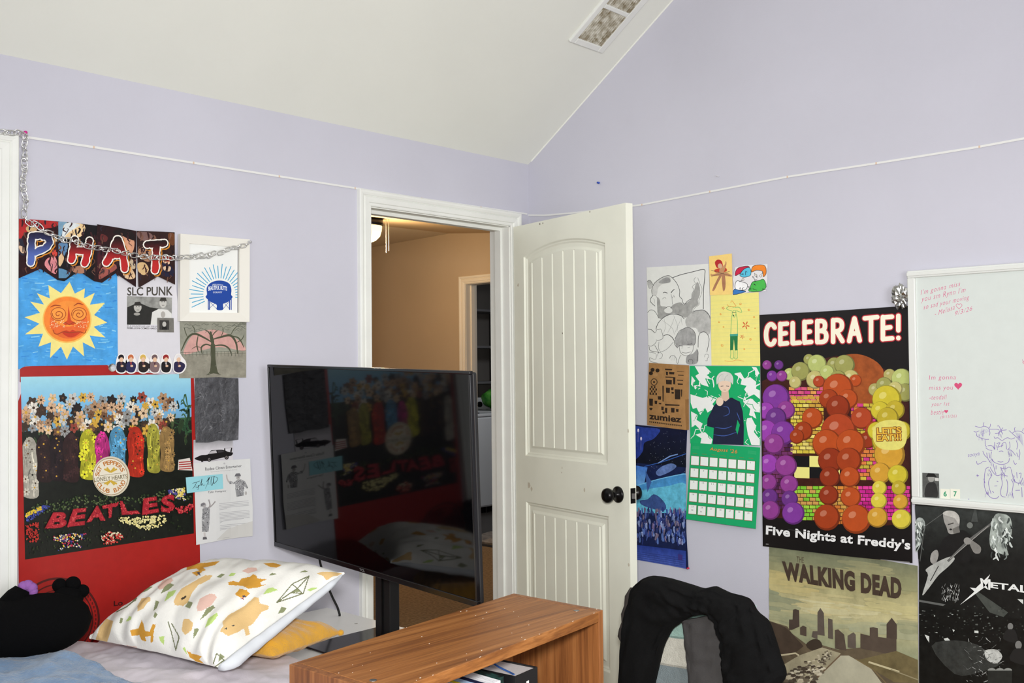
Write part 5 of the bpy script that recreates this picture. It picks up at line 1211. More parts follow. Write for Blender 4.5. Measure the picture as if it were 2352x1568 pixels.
for k in range(16): x, y = rnd(895, 1120), rnd(230, 375); s.line([(x,y),(x+rnd(-18,18),y+rnd(-10,14)),(x+rnd(-26,26),y+rnd(0,26))], 3.5, (40,40,48), smooth=4)
for x, y in ((950,290),(1055,255),(1095,262)): s.ell(x, y, 9, 10, (236,226,214), n=10); s.line([(x-9,y),(x,y-10),(x+9,y),(x,y+10)], 3, (40,40,48), closed=True, smooth=3)
s.build('doodle', PAPER, 'cut paper doodle in red, blue, orange and green marker', 'drawing')

s = Sheet('B', .0033, GB, ZE); s.base([(684,422),(1078,394),(1093,998),(692,994)], (232,222,132), .96)
for k in range(16): t = k/16; s.line([(688+t*6, 470+t*520), (1080+t*12, 445+t*548)], 1.6, (206,206,140))
GN = (136,186,110); OG = (224,150,66)
for pts in [[(860,580),(855,640),(850,740)], [(895,575),(905,640),(905,740)], [(860,550),(815,530),(840,510),(875,520)], [(895,545),(940,560),(920,520),(880,520)], [(870,545),(862,570),(878,600),(893,570),(888,545),(870,545)], [(848,860),(850,900),(845,930)], [(870,865),(872,930)], [(885,865),(885,930)], [(905,860),(903,930)], [(845,930),(862,942),(875,930),(890,942),(908,930)]]: s.line(pts, 5, GN, smooth=4)
s.poly([(845,742),(908,738),(905,870),(885,872),(876,780),(868,868),(845,870)], (40,120,72), .8); s.poly([(843,738),(910,735),(910,752),(843,755)], (70,160,140)); s.line([(862,562),(892,560)], 4, (60,90,60)); s.ell(874, 585, 4, 6, (60,60,50))
def burst(x, y, r, c):
    for k in range(5): a = k*1.2566+rnd(0, .4); s.line([(x+r*.2*math.cos(a), y+r*.2*math.sin(a)), (x+r*math.cos(a), y+r*math.sin(a))], r*.32, c, taper=True)
burst(972, 665, 32, (206,90,50)); burst(945, 760, 18, (206,90,50)); burst(788, 525, 14, (206,90,50))
for x, y, r in ((768,575,16), (790,680,12), (1000,540,20), (1010,780,20), (780,830,22), (1040,600,14), (930,490,20), (960,860,14), (755,640,12), (1050,690,10)): s.line([(x+r*.5*math.cos(t*1.9+x)*(.4+t*.12), y+r*.5*math.sin(t*1.9+x)*(.4+t*.12)) for t in np.linspace(0, 5, 14)], 3, OG)
s.line(spline([(800,955),(850,962),(900,950),(960,960)], 5), 3, OG); s.line(spline([(850,480),(860,465),(880,490),(890,510),(840,512),(820,495)], 5), 4, OG)
s.build('notepaper_drawing', PAPER, 'yellow lined notepaper with a green figure and orange doodles', 'drawing')

# ---- brown paper bag front
s = Sheet('B', .0062, GB, ZE)
s.base([(182,972),(514,994),(512,1270),(514,1520),(490,1522),(165,1482),(166,1330)], (158,118,74), .9)
s.poly([(484,1272),(513,1268),(512,1520),(490,1520)], (138,100,60), .9)
BK = (46,34,26)
def frag(x, y, w, h): s.poly([(x, y), (x+w, y+w*.06), (x+w-2, y+h), (x+2, y+h-2)], BK, .8)
for (x, y, w, h) in [(322,1020,60,14),(330,1045,18,30),(356,1046,44,22),(325,1085,70,10),(330,1110,50,40),(388,1090,20,60),(420,1040,58,6),(428,1070,46,8),(420,1110,50,10),(425,1140,42,14),(330,1175,34,44),(372,1172,22,26),(376,1210,20,16),(402,1188,46,84),(452,1190,10,60),(322,1308,120,16),(300,1160,12,130),(188,1230,70,5),(260,1245,30,30),(184,1265,34,60),(232,1282,24,28),(268,1300,24,12),(322,1340,20,44),(372,1340,30,40),(412,1350,22,24),(290,1330,22,30),(300,1370,20,20)]: frag(x, y, w, h)
for x, y in ((215,1030),(258,1035),(200,1058)): s.ell(x, y, 18, 16, BK)
s.ell(240, 1072, 20, 14, (168,128,84)); s.ell(228, 1130, 30, 30, BK); s.ell(228, 1130, 24, 24, (158,118,74)); s.ell(228, 1130, 9, 9, BK)
for i in range(5):
    for j in range(4):
        if (i+j) % 2: s.poly([(188+i*13, 1160+j*18+i), (201+i*13, 1161+j*18+i), (201+i*13, 1178+j*18+i), (188+i*13, 1177+j*18+i)], BK)
s.poly(spline([(185,1345),(200,1340),(215,1345),(200,1362)], 3, True), BK)
s.text('zumiez', [(182,1383),(458,1412),(456,1463),(184,1434)], [(.035,BK)])
for k in range(17): x = 186+k*16.4; y = 1449+k*1.95; s.poly([(x,y),(x+10,y+1),(x+10,y+12),(x,y+11)], BK)
s.build('paper_bag', mat_ink('kraft_paper', .8, .2, 40, bump=.25, bscale=22), 'brown paper bag front printed in black, pinned flat to the wall', 'paper bag', curve=lambda a: .010*math.sin(a*2.6), cuts=[(0, 8)])

# ---- blue space poster
ZF = (1440, 960, 4.238)
s = Sheet('B', .0020, GB, ZF)
s.base([(-90,42),(62,62),(595,115),(585,330),(577,560),(585,1100),(608,1468),(72,1372),(-90,1345)], (20,30,70), .7); s.cut([(-90,42),(583,112),(583,1464),(-90,1345)])
s.grad([(-88,44),(593,117),(583,480),(-88,420)], (16,20,52), (10,12,26), 6, .7)
s.poly(spline([(-85,80),(160,90),(320,110),(260,200),(170,240),(150,330),(60,420),(-85,470)], 4, True), (38,58,140), .6)
s.grad([(-88,430),(200,480),(160,680),(-88,700)], (70,120,200), (110,170,220), 5, .8)
s.poly(spline([(-88,720),(100,660),(300,600),(480,560),(578,545),(578,760),(300,830),(-88,860)], 4, True), (70,140,196), .75)
s.poly(spline([(-88,760),(150,700),(400,660),(578,640),(580,900),(-88,900)], 4, True), (96,180,208), .7)
s.line(spline([(-88,712),(100,655),(300,596),(480,556),(578,541)], 5), 8, (120,190,230))
for x, y in ((110,120),(138,200)): s.ell(x, y, 8, 18, (230,220,240)); s.line([(x,y),(x-2,y+110)], 5, (110,110,180), taper=True)
L0 = s.layer
for k in range(60): x, y = rnd(200, 570), rnd(130, 520); s.ell(x, y, rnd(1,2.6), rnd(1,2.6), (190,200,220), lay=L0+1, n=5)
s.layer = L0+1
s.poly(spline([(285,520),(340,470),(430,440),(485,465),(440,510),(330,560),(290,550)], 3, True), (92,116,170), .6); s.line([(170,470),(330,430),(583,345)], 7, (50,90,170)); s.line([(300,440),(420,370),(500,350)], 12, (120,150,206), taper=True); s.poly([(180,500),(205,560),(240,620),(200,720),(190,640)], (60,90,150), .8)
s.poly(spline([(130,800),(200,790),(260,740),(330,780),(380,850),(360,900),(240,880),(140,840)], 3, True), (54,76,130), .6)
for k in range(260):
    x = rnd(-70, 575); y = rnd(870, 1190)+abs(x-300)*.06; c = pick([(60,80,150),(110,140,190),(40,46,100),(150,110,120),(190,200,220),(34,34,70),(90,110,170),(170,130,110)])
    c = np.array(c)*.55+np.array((50,70,140))*.45; s.line([(x+rnd(-6,6),y-rnd(10,26)),(x+rnd(-5,5),y+rnd(-4,8)),(x+rnd(-10,10),y+rnd(20,50))], rnd(10,24), c, .6, smooth=3, taper=True)
    if k % 3 == 0: s.ell(x, y-rnd(14,24), rnd(5,8), rnd(6,10), c+34, a=.7, n=9)
s.grad([(-88,1210),(590,1290),(607,1466),(-88,1345)], (40,60,140), (70,90,170), 4, .7)
for k in range(5): s.line([(-85,1270+k*18), (600,1370+k*20)], 3, (34,44,110))
s.poly([(505,1320),(550,1328),(548,1382),(505,1374)], (60,50,120))
s.build('space_poster', GLOSS, 'dark blue poster of stars and a planet, half hidden behind the open door', 'poster', curve=lambda a: .006*max(0, a-.75)*4, cuts=[(0, 8)])

# ---- wall calendar: picture page over the month page
cal = thing('wall_calendar', 'green wall calendar open at August below the yellow notepaper', 'calendar', (-.010, -1.0, .80))
s = Sheet('B', .0068, GB, ZE)
s.base([(514,998),(1090,1000),(1092,1650),(518,1632)], (22,164,100), .97)
WB_ = (228,230,228)
for pts in [[(555,1000),(640,1000),(690,1050),(650,1075),(700,1110),(640,1100),(670,1170),(610,1150),(560,1080),(590,1060)], [(530,1080),(560,1120),(540,1160),(600,1150),(560,1190),(525,1150)], [(880,1060),(930,1050),(960,1100),(1010,1090),(1060,1130),(1050,1180),(1088,1200),(1088,1270),(1040,1230),(1000,1250),(960,1190),(980,1160),(930,1150),(940,1110)], [(520,1230),(620,1260),(690,1240),(740,1260),(700,1310),(720,1340),(660,1380),(640,1340),(600,1400),(570,1340),(540,1350),(522,1300)], [(525,1370),(580,1400),(570,1440),(620,1470),(600,1520),(560,1480),(530,1500)], [(950,1290),(1020,1260),(1060,1300),(1088,1290),(1088,1380),(1040,1370),(1060,1430),(1000,1400),(1010,1350)], [(970,1430),(1020,1420),(1050,1480),(1040,1540),(1088,1600),(1088,1648),(1020,1645),(990,1560)], [(560,1560),(640,1540),(700,1600),(690,1640),(600,1640),(610,1590)], [(1020,1005),(1060,1010),(1085,1060),(1050,1090),(1050,1040)]]: s.poly(pts, WB_, .98)
for k in range(46):
    x, y = rnd(525, 1080), rnd(1005, 1600); d1, d2 = rnd(-35,35), rnd(-55,55); s.line([(x,y),(x+d1,y+rnd(12,26)),(x+d1*.4+d2,y+rnd(30,50)),(x+d2,y+rnd(50,80)),(x+d2*1.6,y+rnd(80,110))], rnd(5,12), WB_ if k % 3 else (22,164,100), taper=True)
NV_ = (28,34,58)
s.poly([(702,1652),(712,1505),(655,1490),(660,1430),(712,1325),(752,1275),(775,1262),(862,1258),(885,1272),(925,1290),(948,1370),(958,1490),(955,1652)], NV_, .85); s.poly([(905,1440),(925,1480),(905,1560),(890,1520)], (22,164,100))
for pts in [[(790,1330),(830,1340),(835,1390),(790,1410)], [(720,1500),(800,1510),(860,1490)], [(900,1380),(925,1440)], [(710,1560),(800,1570),(900,1540)]]: s.line(pts, 6, (64,90,160), smooth=4, taper=True)
s.poly([(775,1190),(830,1190),(838,1266),(808,1290),(772,1268)], (210,182,160)); s.ell(800, 1150, 52, 62, (226,200,178)); s.poly(spline([(735,1150),(735,1090),(765,1052),(805,1045),(850,1060),(870,1100),(866,1150),(850,1130),(800,1120),(755,1130)], 3, True), (206,206,200), .9); s.line([(768,1166),(790,1162)], 5, (70,66,70), smooth=3); s.line([(812,1162),(836,1166)], 5, (70,66,70), smooth=3); s.line([(790,1196),(812,1196)], 4, (170,120,110)); s.line([(745,1120),(760,1080),(790,1062)], 3, (170,170,166), smooth=3); s.line([(800,1120),(806,1090),(830,1070)], 3, (170,170,166), smooth=3); s.ell(760, 1290, 30, 36, (224,200,180))
u = s.build('picture_page', PAPER, parent=cal); u['label'] = 'green and white picture page with a dark-coated figure'
s = Sheet('B', .0075, GB, ZF)
s.base([(622,238),(1297,285),(1280,1070),(600,976)], (22,158,98), .98)
s.text('August', [(806,282),(985,298),(986,338),(806,322)], [(.035,(40,30,20)),(.012,(206,150,80))], shear=.2, space=1.1); s.text("'26", [(1008,300),(1075,305),(1076,344),(1008,338)], [(.035,(40,30,20)),(.012,(206,150,80))], shear=.2, space=1.1)
gx0, gx1 = np.array([630.,367]), np.array([1175.,414]); step = (gx1-gx0)/6; down = np.array([[-1.5,118],[-1.8,122]])
num = 1
for r in range(5):
    for c in range(7):
        t = c/6; p = gx0+step*c+(down[0]*(1-t)+down[1]*t)*r-np.array([0, 1.2*(r*0)])
        w, h = 74, 84; q = [p, p+np.array([w,6]), p+np.array([w,6+h]), p+np.array([0,h])]
        s.poly([q[0]+(-3,-3), q[1]+(3,-3), q[2]+(4,5), q[3]+(-3,5)], (120,76,36)); s.poly(q, (226,230,226))
        if r == 0 and c < 6: continue
        if num <= 29:
            n_ = str(num); xa, xb = (33, 36) if num == 1 else ((30, 40) if num < 10 else (26, 46)); s.text(n_, [p+np.array([xa, 10]), p+np.array([xb, 11]), p+np.array([xb, 25]), p+np.array([xa, 24])], [(0,(90,100,96))])
            num += 1
for c, nm in enumerate(('SUNDAY','MONDAY','TUESDAY','WEDNESDAY','THURSDAY','FRIDAY','SATURDAY')):
    p = gx0+step*c+np.array([14 if c not in (3,4) else 6, -30]); w = 46 if c not in (3,4) else 62; s.text(nm, [p, p+(w,4), p+(w,12), p+(0,8)], [(0,(130,120,60))])
s.text('30', [(650,882),(668,884),(668,897),(650,895)], [(.01,(90,100,96))]); s.text('31', [(736,898),(752,900),(752,912),(736,910)], [(.01,(90,100,96))])
for k in range(4): s.line([(1175,690+k*12),(1220,694+k*12)], 2, (170,176,172)); s.line([(1172,822+k*9),(1228,827+k*9)], 2, (170,176,172)); s.line([(640,272+k*8),(708,277+k*8)], 1.6, (80,180,130)); s.line([(1180,318+k*9),(1262,325+k*9)], 1.6, (80,180,130))
s.build('month_page', PAPER, parent=cal, curve=lambda b: .020*(1-b)**1.2, cuts=[(1, 8)])['label'] = 'green month page with white day boxes'

# ---- CELEBRATE poster: party balloons before a bright brick wall
ZG = (1720, 640, 2.375)
s = Sheet('B', .0050, GB, ZG)
s.base([(58,197),(450,176),(870,147),(882,700),(893,1550),(480,1506),(76,1458),(68,800)], (20,17,17), .9); s.cut([(70,196),(868,147),(890,1549),(77,1458)])
s.poly([(70,560),(250,470),(480,420),(700,470),(870,560),(890,1330),(700,1350),(120,1300),(72,1260)], (60,26,20), .7)
s.poly(spline([(400,640),(420,470),(560,410),(680,440),(740,520),(700,660),(560,700)], 4, True), (150,76,34), .75)
def bricks(x0, y0, x1, y1, cols, bw=34, bh=21):
    y = y0; r = 0
    while y < y1:
        x = x0-(bw/2 if r % 2 else 0)
        while x < x1:
            a, b = max(x, x0), min(x+bw-3, x1)
            if b-a > 4: s.poly([(a, y), (b, y+1), (b, y+bh-3), (a, y+bh-4)], pick(cols), .8, lay=s.layer)
            x += bw
        y += bh; r += 1
    s.layer += 1
s.layer += 1
bricks(220, 590, 420, 660, [(196,60,130),(206,90,120),(214,150,80)]); bricks(230, 640, 410, 950, [(206,190,70),(196,176,60),(222,206,110),(190,150,60)]); bricks(560, 680, 700, 1100, [(190,170,60),(206,120,60),(196,56,130)]); bricks(250, 1130, 420, 1300, [(120,190,50),(150,200,60),(196,150,80)]); bricks(590, 1130, 880, 1300, [(196,40,140),(214,60,150),(180,30,120)]); bricks(420, 1130, 600, 1330, [(206,130,50),(190,110,44),(196,150,70)]); bricks(80, 900, 240, 1240, [(90,40,90),(110,50,100),(70,30,70)])
for i in range(2):
    for j in range(4): s.poly([(250+j*83, 965+i*60), (333+j*83, 968+i*60), (333+j*83, 1028+i*60), (250+j*83, 1025+i*60)], (226,220,130) if (i+j) % 2 else (20,20,22))
def ball(x, y, r, c, hi=.25):
    c = np.array(c); s.ell(x, y, r, r, c*.72, n=22); s.ell(x-r*.06, y-r*.06, r*.9, r*.9, c, n=22, a=.92); s.ell(x-r*.28, y-r*.3, r*.28, r*.22, c+(255-c)*hi, n=12, rot=-.6)
for (x, y, r) in [(225,520,34),(330,440,30),(285,505,52),(375,465,52),(255,565,34),(365,550,50),(470,470,42),(525,470,56),(430,510,40),(560,540,44),(490,545,46),(690,605,36),(770,525,34),(835,545,56),(740,580,44),(855,620,50),(800,600,40)]: ball(x, y, r, pick([(168,160,96),(186,178,112),(150,150,84),(176,186,110)]))
for (x, y, r) in [(100,470,26),(165,470,26),(128,530,30),(182,530,30),(150,650,76),(96,720,48),(205,715,50),(150,760,58),(100,830,60),(190,840,66),(140,900,56),(110,1010,54),(205,1020,60),(110,1110,46),(222,1120,50),(115,1190,46),(225,1200,46),(120,1262,52),(245,1278,62)]: ball(x, y, r, pick([(124,56,150),(150,64,170),(104,50,130),(140,60,140)]))
for (x, y, r) in [(385,560,32),(585,555,34),(490,600,84),(440,655,54),(545,655,54),(490,700,66),(495,830,98),(350,760,58),(620,760,60),(300,830,52),(690,830,54),(265,860,40),(650,880,46),(430,900,80),(560,900,80),(450,990,70),(550,990,70),(445,1080,56),(555,1080,56),(440,1180,54),(560,1190,56),(430,1300,72),(590,1310,80)]: ball(x, y, r, pick([(156,60,26),(176,74,30),(140,50,24),(168,66,34)]))
for (x, y, r) in [(755,660,80),(720,720,52),(800,715,52),(760,760,60),(765,880,92),(700,830,50),(835,830,54),(770,960,84),(720,1060,58),(815,1070,56),(715,1140,40),(820,1140,40),(712,1210,44),(830,1215,42),(705,1300,56),(835,1310,54)]: ball(x, y, r, pick([(196,180,50),(206,190,64),(180,160,44),(200,150,50)]))
s.poly(spline([(690,800),(760,770),(850,785),(862,880),(820,930),(720,925),(680,870)], 4, True), (214,206,110), .9)
s.text("LET'S", [(700,812),(832,806),(834,842),(702,848)], [(.09,(110,40,24)),(.03,(220,176,60))]); s.text('EAT!!!', [(700,852),(832,842),(834,882),(702,886)], [(.09,(110,40,24)),(.03,(220,176,60))])
G_ = {'C': [[(.95,.2),(.75,.07),(.5,.04),(.25,.14),(.1,.35),(.08,.6),(.2,.85),(.5,.97),(.78,.93),(.95,.8)]], 'E': [[(.1,.04),(.1,.96)],[(.1,.06),(.9,.05)],[(.1,.5),(.75,.48)],[(.1,.95),(.92,.94)]], 'L': [[(.1,.04),(.1,.95)],[(.1,.95),(.95,.94)]], 'B': [[(.1,.04),(.1,.96)],[(.1,.06),(.45,.05),(.72,.1),(.82,.25),(.72,.42),(.45,.47),(.15,.48)],[(.15,.48),(.55,.49),(.85,.56),(.95,.73),(.85,.9),(.55,.96),(.1,.95)]], 'R': [[(.1,.04),(.1,.97)],[(.1,.06),(.5,.05),(.8,.12),(.9,.28),(.8,.45),(.5,.52),(.15,.52)],[(.45,.55),(.95,.97)]], 'A': [[(.5,.03),(.05,.97)],[(.5,.03),(.95,.97)],[(.25,.66),(.75,.66)]], 'T': [[(.0,.06),(1.,.04)],[(.5,.06),(.5,.97)]], '!': [[(.5,.0),(.5,.62)],[(.5,.94),(.5,.95)]]}
LX = [('C',92,146,244,362),('E',170,216,240,360),('L',238,284,236,357),('E',303,348,229,353),('B',372,430,224,350),('R',458,518,219,346),('A',548,612,213,342),('T',636,704,206,340),('E',728,790,202,334),('!',808,828,202,330)]
for w_, c_ in ((36, (176,40,52)), (25, (240,232,210))):
    for chh, x0_, x1_, y0_, y1_ in LX: brush(s, [[(x0_+(x1_-x0_)*px, y0_+(y1_-y0_)*py-(px-.5)*(x1_-x0_)*.06) for px, py in st] for st in G_[chh]], w_, c_, rough=0., n=9)
s.text('Five Nights at Freddy\'s', [(96,1342),(884,1424),(882,1492),(94,1408)], [(.034,(226,226,226))], space=1.04)
s.line([(95,1446),(110,1447)], 6, (120,118,118)); s.line([(722,1530),(880,1545)], 3, (150,148,148)); s.line([(215,1366),(330,1380)], 3, (60,60,60)); s.line([(395,1402),(470,1412)], 4, (40,40,40)); s.line([(600,1412),(860,1440)], 2.5, (50,50,50))
s.build('party_poster', GLOSS, 'black bordered poster lettered CELEBRATE! with bright balloons and bricks', 'poster', curve=lambda a: .004*math.sin(a*3.0), cuts=[(0, 8)])

# ---- skyline poster
ZH = (1740, 1150, 3.752)
s = Sheet('B', .0022, GB, ZH)
s.base([(100,340),(1380,560),(1388,1568),(1390,2300),(105,2120)], (150,144,110), .85)
s.cut([(101,341),(1379,560),(1388,2290),(104,2110)])
P_ = lambda u, v: (100+1285*u+4*v, 395+155*u+(1620+60*u)*v)
def quad_uv(u0, v0, u1, v1): return [P_(u0, v0), P_(u1, v0), P_(u1, v1), P_(u0, v1)]
s.grad(quad_uv(0, 0, 1, .16), (112,116,92), (160,154,112), 6, .75); s.grad(quad_uv(0, .16, 1, .3), (160,154,112), (188,180,136), 6, .75); s.grad(quad_uv(0, .3, 1, .52), (188,180,136), (140,146,118), 8, .75)
def sky_col(v): return [np.interp(v, [0, .16, .3, .52], [k0, k1, k2, k3]) for k0, k1, k2, k3 in ((112,160,188,140), (116,154,180,146), (92,112,136,118))]
BANDS = [(.1,.19,.14,.03,(204,184,122)),(.06,.28,.12,.025,(112,124,108)),(.5,.28,.22,.03,(210,204,166)),(.9,.11,.16,.03,(140,142,106)),(.85,.24,.18,.025,(200,190,134)),(.3,.05,.2,.02,(118,122,96)),(.7,.36,.25,.02,(150,158,138)),(.2,.37,.22,.02,(142,148,122)),(.62,.05,.12,.02,(172,164,120)),(.35,.26,.12,.03,(204,190,140)),(.93,.33,.1,.02,(116,126,106))]
for k in range(420):
    bu, bv, ru, rv, c = pick(BANDS); u = bu+R_.gauss(0, ru*.55); v = bv+R_.gauss(0, rv*.7)
    if v < .005 or v > .5: continue
    w_ = .25+.35*R_.random(); cc = np.array(c)*w_+np.array(sky_col(v))*(1-w_); q = P_(u, v); L = rnd(40, 170)
    s.line([(q[0]-L,q[1]-L*.12+rnd(-8,8)),(q[0],q[1]+rnd(-6,6)),(q[0]+L,q[1]+L*.12+rnd(-8,8))], rnd(14,44), cc, .85, smooth=4, taper=True)
DKB = (70,58,48)
s.text('WALKING DEAD', [(212,515),(1245,664),(1243,850),(226,680)], [(.06,(66,52,42))], a=.85, space=1.1); s.text('THE', [(340,476),(402,484),(402,536),(342,526)], [(.0,(80,66,52))])
s.poly([(98,1030),(260,1080),(300,1140),(420,1230),(560,1240),(700,1280),(900,1260),(1200,1300),(1388,1380),(1389,1700),(98,1600)], (96,84,66), .7)
for q in [[(275,1020),(305,1020),(310,935),(330,930),(362,940),(365,1080),(300,1110),(275,1110)], [(520,960),(545,920),(575,965),(582,1160),(520,1150)], [(612,1010),(650,1020),(656,1190),(612,1180)], [(370,1090),(395,1072),(425,1085),(425,1165),(370,1150)], [(670,1110),(700,1105),(750,1150),(770,1290),(672,1270)], [(780,1160),(830,1130),(850,1150),(852,1270),(780,1260)], [(890,1140),(970,1160),(970,1090),(1000,1085),(1040,1095),(1042,1170),(1200,1190),(1200,1330),(890,1270)], [(1115,1060),(1160,1005),(1204,1065),(1204,1190),(1115,1180)], [(480,1120),(520,1120),(520,1190),(470,1170)]]: s.poly(q, pick([(82,70,60),(92,82,74),(74,62,54)]), .8)
s.poly([(98,1030),(240,1085),(290,1130),(400,1250),(300,1330),(98,1300)], DKB, .75); s.poly(spline([(420,1240),(480,1190),(540,1200),(560,1260),(480,1290)], 3, True), (62,52,42)); s.poly([(860,1370),(1200,1290),(1388,1370),(1389,1568),(1180,1560),(1000,1450)], (110,98,66), .65)
s.poly([(700,1330),(790,1330),(980,1440),(1130,1640),(1250,2200),(300,2150),(420,1640)], (176,172,150), .85); s.poly([(210,1420),(360,1330),(560,1260),(720,1310),(700,1350),(450,1560),(300,2140),(100,2118),(100,1500)], (160,152,126), .75)
s.line([(718,1325),(600,1440),(430,1600),(300,2100)], 12, (110,90,70)); s.line([(190,1330),(330,1310),(360,1330)], 14, (190,180,150)); s.line([(960,1385),(1100,1430),(1225,1470)], 16, (196,186,150)); s.line([(850,1360),(1000,1450),(1180,1640),(1300,2100)], 9, (120,104,72)); s.line([(1150,1450),(1388,1540)], 9, (150,140,110))
for k in range(220):
    t = R_.random()**.6; cx = 650-380*t+rnd(-230, 230)*t; cy = 1290+290*t+rnd(-30, 30); w = 6+24*t
    s.poly([(cx-w,cy+w*.35),(cx-w*.6,cy-w*.3),(cx+w*.5,cy-w*.35),(cx+w,cy+w*.3),(cx+w*.7,cy+w*.6),(cx-w*.8,cy+w*.6)], pick([(70,60,50),(190,180,156),(110,100,84),(206,198,176),(86,78,66)]), .85)
for y in (1700, 1850, 2000): s.line([(760,y),(764,y+80)], 10, (206,200,180))
s.build('skyline_poster', mat_ink('matte_poster', .5, .4, 14), 'olive and grey poster of an empty road and skyline under heavy brown lettering', 'poster', curve=lambda a: .001*math.sin(a*3), cuts=[(0, 6)])

# ---- black and white concert poster
s = Sheet('B', .0029, GB, ZH)
s.base([(1352,-40),(3700,70),(3780,2700),(1392,2250),(1390,560)], (22,23,22), .6); s.cut([(1354,-38),(3695,72),(3775,2690),(1394,2240)])
s.grad([(1354,40),(2600,110),(2600,560),(1385,500)], (52,56,54), (20,21,20), 8, .6)
s.poly(spline([(1370,160),(1420,150),(1445,210),(1420,330),(1380,430),(1345,430),(1345,300)], 4, True), (160,168,164), .5)
s.poly(spline([(2040,130),(2110,110),(2180,150),(2190,280),(2150,400),(2160,470),(2060,440),(2010,400),(2000,300)], 4, True), (150,158,152), .45)

for k in range(90):
    x, y = (rnd(2010, 2180), rnd(130, 460)) if k % 3 else (rnd(1350, 1430), rnd(170, 420)); s.line([(x,y),(x+rnd(-14,14),y+rnd(15,30)),(x+rnd(-24,24),y+rnd(35,60))], rnd(8,20), pick([(190,198,194),(120,128,124),(70,76,74),(220,226,222),(46,50,48)]), .7, smooth=3, taper=True)
s.ell(1830, 210, 26, 26, (110,114,110)); s.poly([(1870,70),(1885,70),(1900,180),(1840,180)], (70,74,72), .8)
CL = (150,148,144)
s.poly(spline([(1560,420),(1600,330),(1660,290),(1760,250),(1820,280),(1900,360),(1920,420),(1880,450),(1820,400),(1830,520),(1640,530),(1570,500)], 3, True), (26,26,26), .8)
s.poly(spline([(1600,110),(1640,92),(1700,100),(1740,150),(1735,230),(1700,280),(1650,280),(1630,230),(1610,180)], 3, True), CL, .75); s.poly(spline([(1595,110),(1630,85),(1700,92),(1740,140),(1735,200),(1700,150),(1640,130)], 3, True), (190,188,182), .8); s.line([(1640,205),(1690,190)], 9, (60,58,56)); s.ell(1665, 245, 12, 8, (40,38,38)); s.poly([(1680,240),(1735,215),(1745,270),(1690,285)], (110,108,104), .8)
s.poly(spline([(1820,330),(1880,360),(1925,400),(1915,450),(1860,440)], 3, True), (126,124,120), .8); s.poly(spline([(1500,450),(1545,420),(1560,470),(1530,545),(1490,520)], 3, True), CL, .8)
s.poly(spline([(1420,810),(1470,640),(1450,590),(1560,520),(1660,480),(1700,500),(1640,570),(1560,640),(1470,760)], 3, True), (172,174,170), .8); s.line([(1640,520),(1820,340),(2010,200)], 20, (96,96,94)); s.line([(1660,500),(1990,215)], 5, (160,158,154)); s.line([(1560,560),(1490,690)], 7, (40,40,40)); s.ell(1810, 345, 34, 30, (140,138,134), rot=.5); s.line([(1595,110),(1440,220),(1400,520)], 6, (90,92,90))
L0 = s.layer
for k in range(70): x, y = rnd(1590, 1740), rnd(710, 850); s.line([(x,y),(x+rnd(-12,12),y+rnd(10,36))], rnd(2,5), pick([(150,152,150),(90,92,90),(190,192,190)])); s.layer = L0+k % 10
s.layer = L0+11
s.poly([(1390,850),(1620,890),(1600,905),(1390,868)], (96,98,96)); s.poly([(1870,790),(1900,780),(2160,960),(2120,1000),(2000,960)], (70,74,70), .8)
WHT_ = (226,228,226)
s.poly([(1745,895),(1870,780),(1830,745),(1880,752),(2005,632),(1955,735),(2010,690),(1990,765),(1955,745),(1900,785)], WHT_)
s.text('ETALLICA', [(2008,698),(2640,760),(2640,842),(2008,748)], [(.03,WHT_)]); s.text('M', [(1918,664),(2008,676),(2006,768),(1930,742)], [(.03,WHT_)])
s.poly([(1395,900),(2700,1080),(2700,2400),(1392,2240)], (18,19,18), .5)
L0 = s.layer
for k in range(170): x, y = rnd(1400, 2600), rnd(900, 1180); s.ell(x, y, rnd(3,12), rnd(2,8), pick([(60,64,60),(40,42,40),(90,94,90),(150,154,150) if R_.random() < .3 else (34,36,34)]), lay=L0+1+k % 60, n=7)
s.layer = L0+61
for q in [[(1605,1185),(1640,1178),(1660,1200),(1620,1208)], [(1870,1115),(1905,1120),(1905,1140),(1870,1135)], [(1680,1105),(1700,1112),(1690,1130)], [(1440,1150),(1480,1165),(1480,1220),(1460,1190)], [(2240,845),(2290,850),(2290,890)]]: s.poly(q, (206,210,206))
s.poly(spline([(1500,1250),(1700,1200),(1900,1240),(2000,1330),(2100,1400),(1900,1480),(1700,1490)], 3, True), (52,54,52), .6); s.poly(spline([(1960,1290),(2060,1280),(2110,1340),(2060,1400),(1980,1370)], 3, True), (190,192,188), .6)
for k in range(90): x, y = rnd(1800, 2100), rnd(1180, 1560); s.line([(x,y),(x+rnd(-40,40),y+rnd(-30,30))], rnd(2,5), pick([(120,122,120),(70,72,70),(170,172,170)]))
for (x, y, k) in ((2180,1130,1.), (2250,1300,1.2)): s.ell(x, y-50*k, 24*k, 30*k, (120,120,118)); s.poly(spline([(x-60*k,y+60*k),(x-40*k,y-10*k),(x,y-26*k),(x+44*k,y-10*k),(x+60*k,y+90*k)], 3, True), (34,34,34))
for x in (2020, 2090, 2160): s.ell(x, 1460, 36, 22, (140,142,138), n=14); s.poly([(x-36,1460),(x+36,1460),(x+34,1600),(x-34,1600)], (40,42,40), .8)
s.build('concert_poster', GLOSS, 'black and white concert poster of a guitarist under the whiteboard', 'poster')

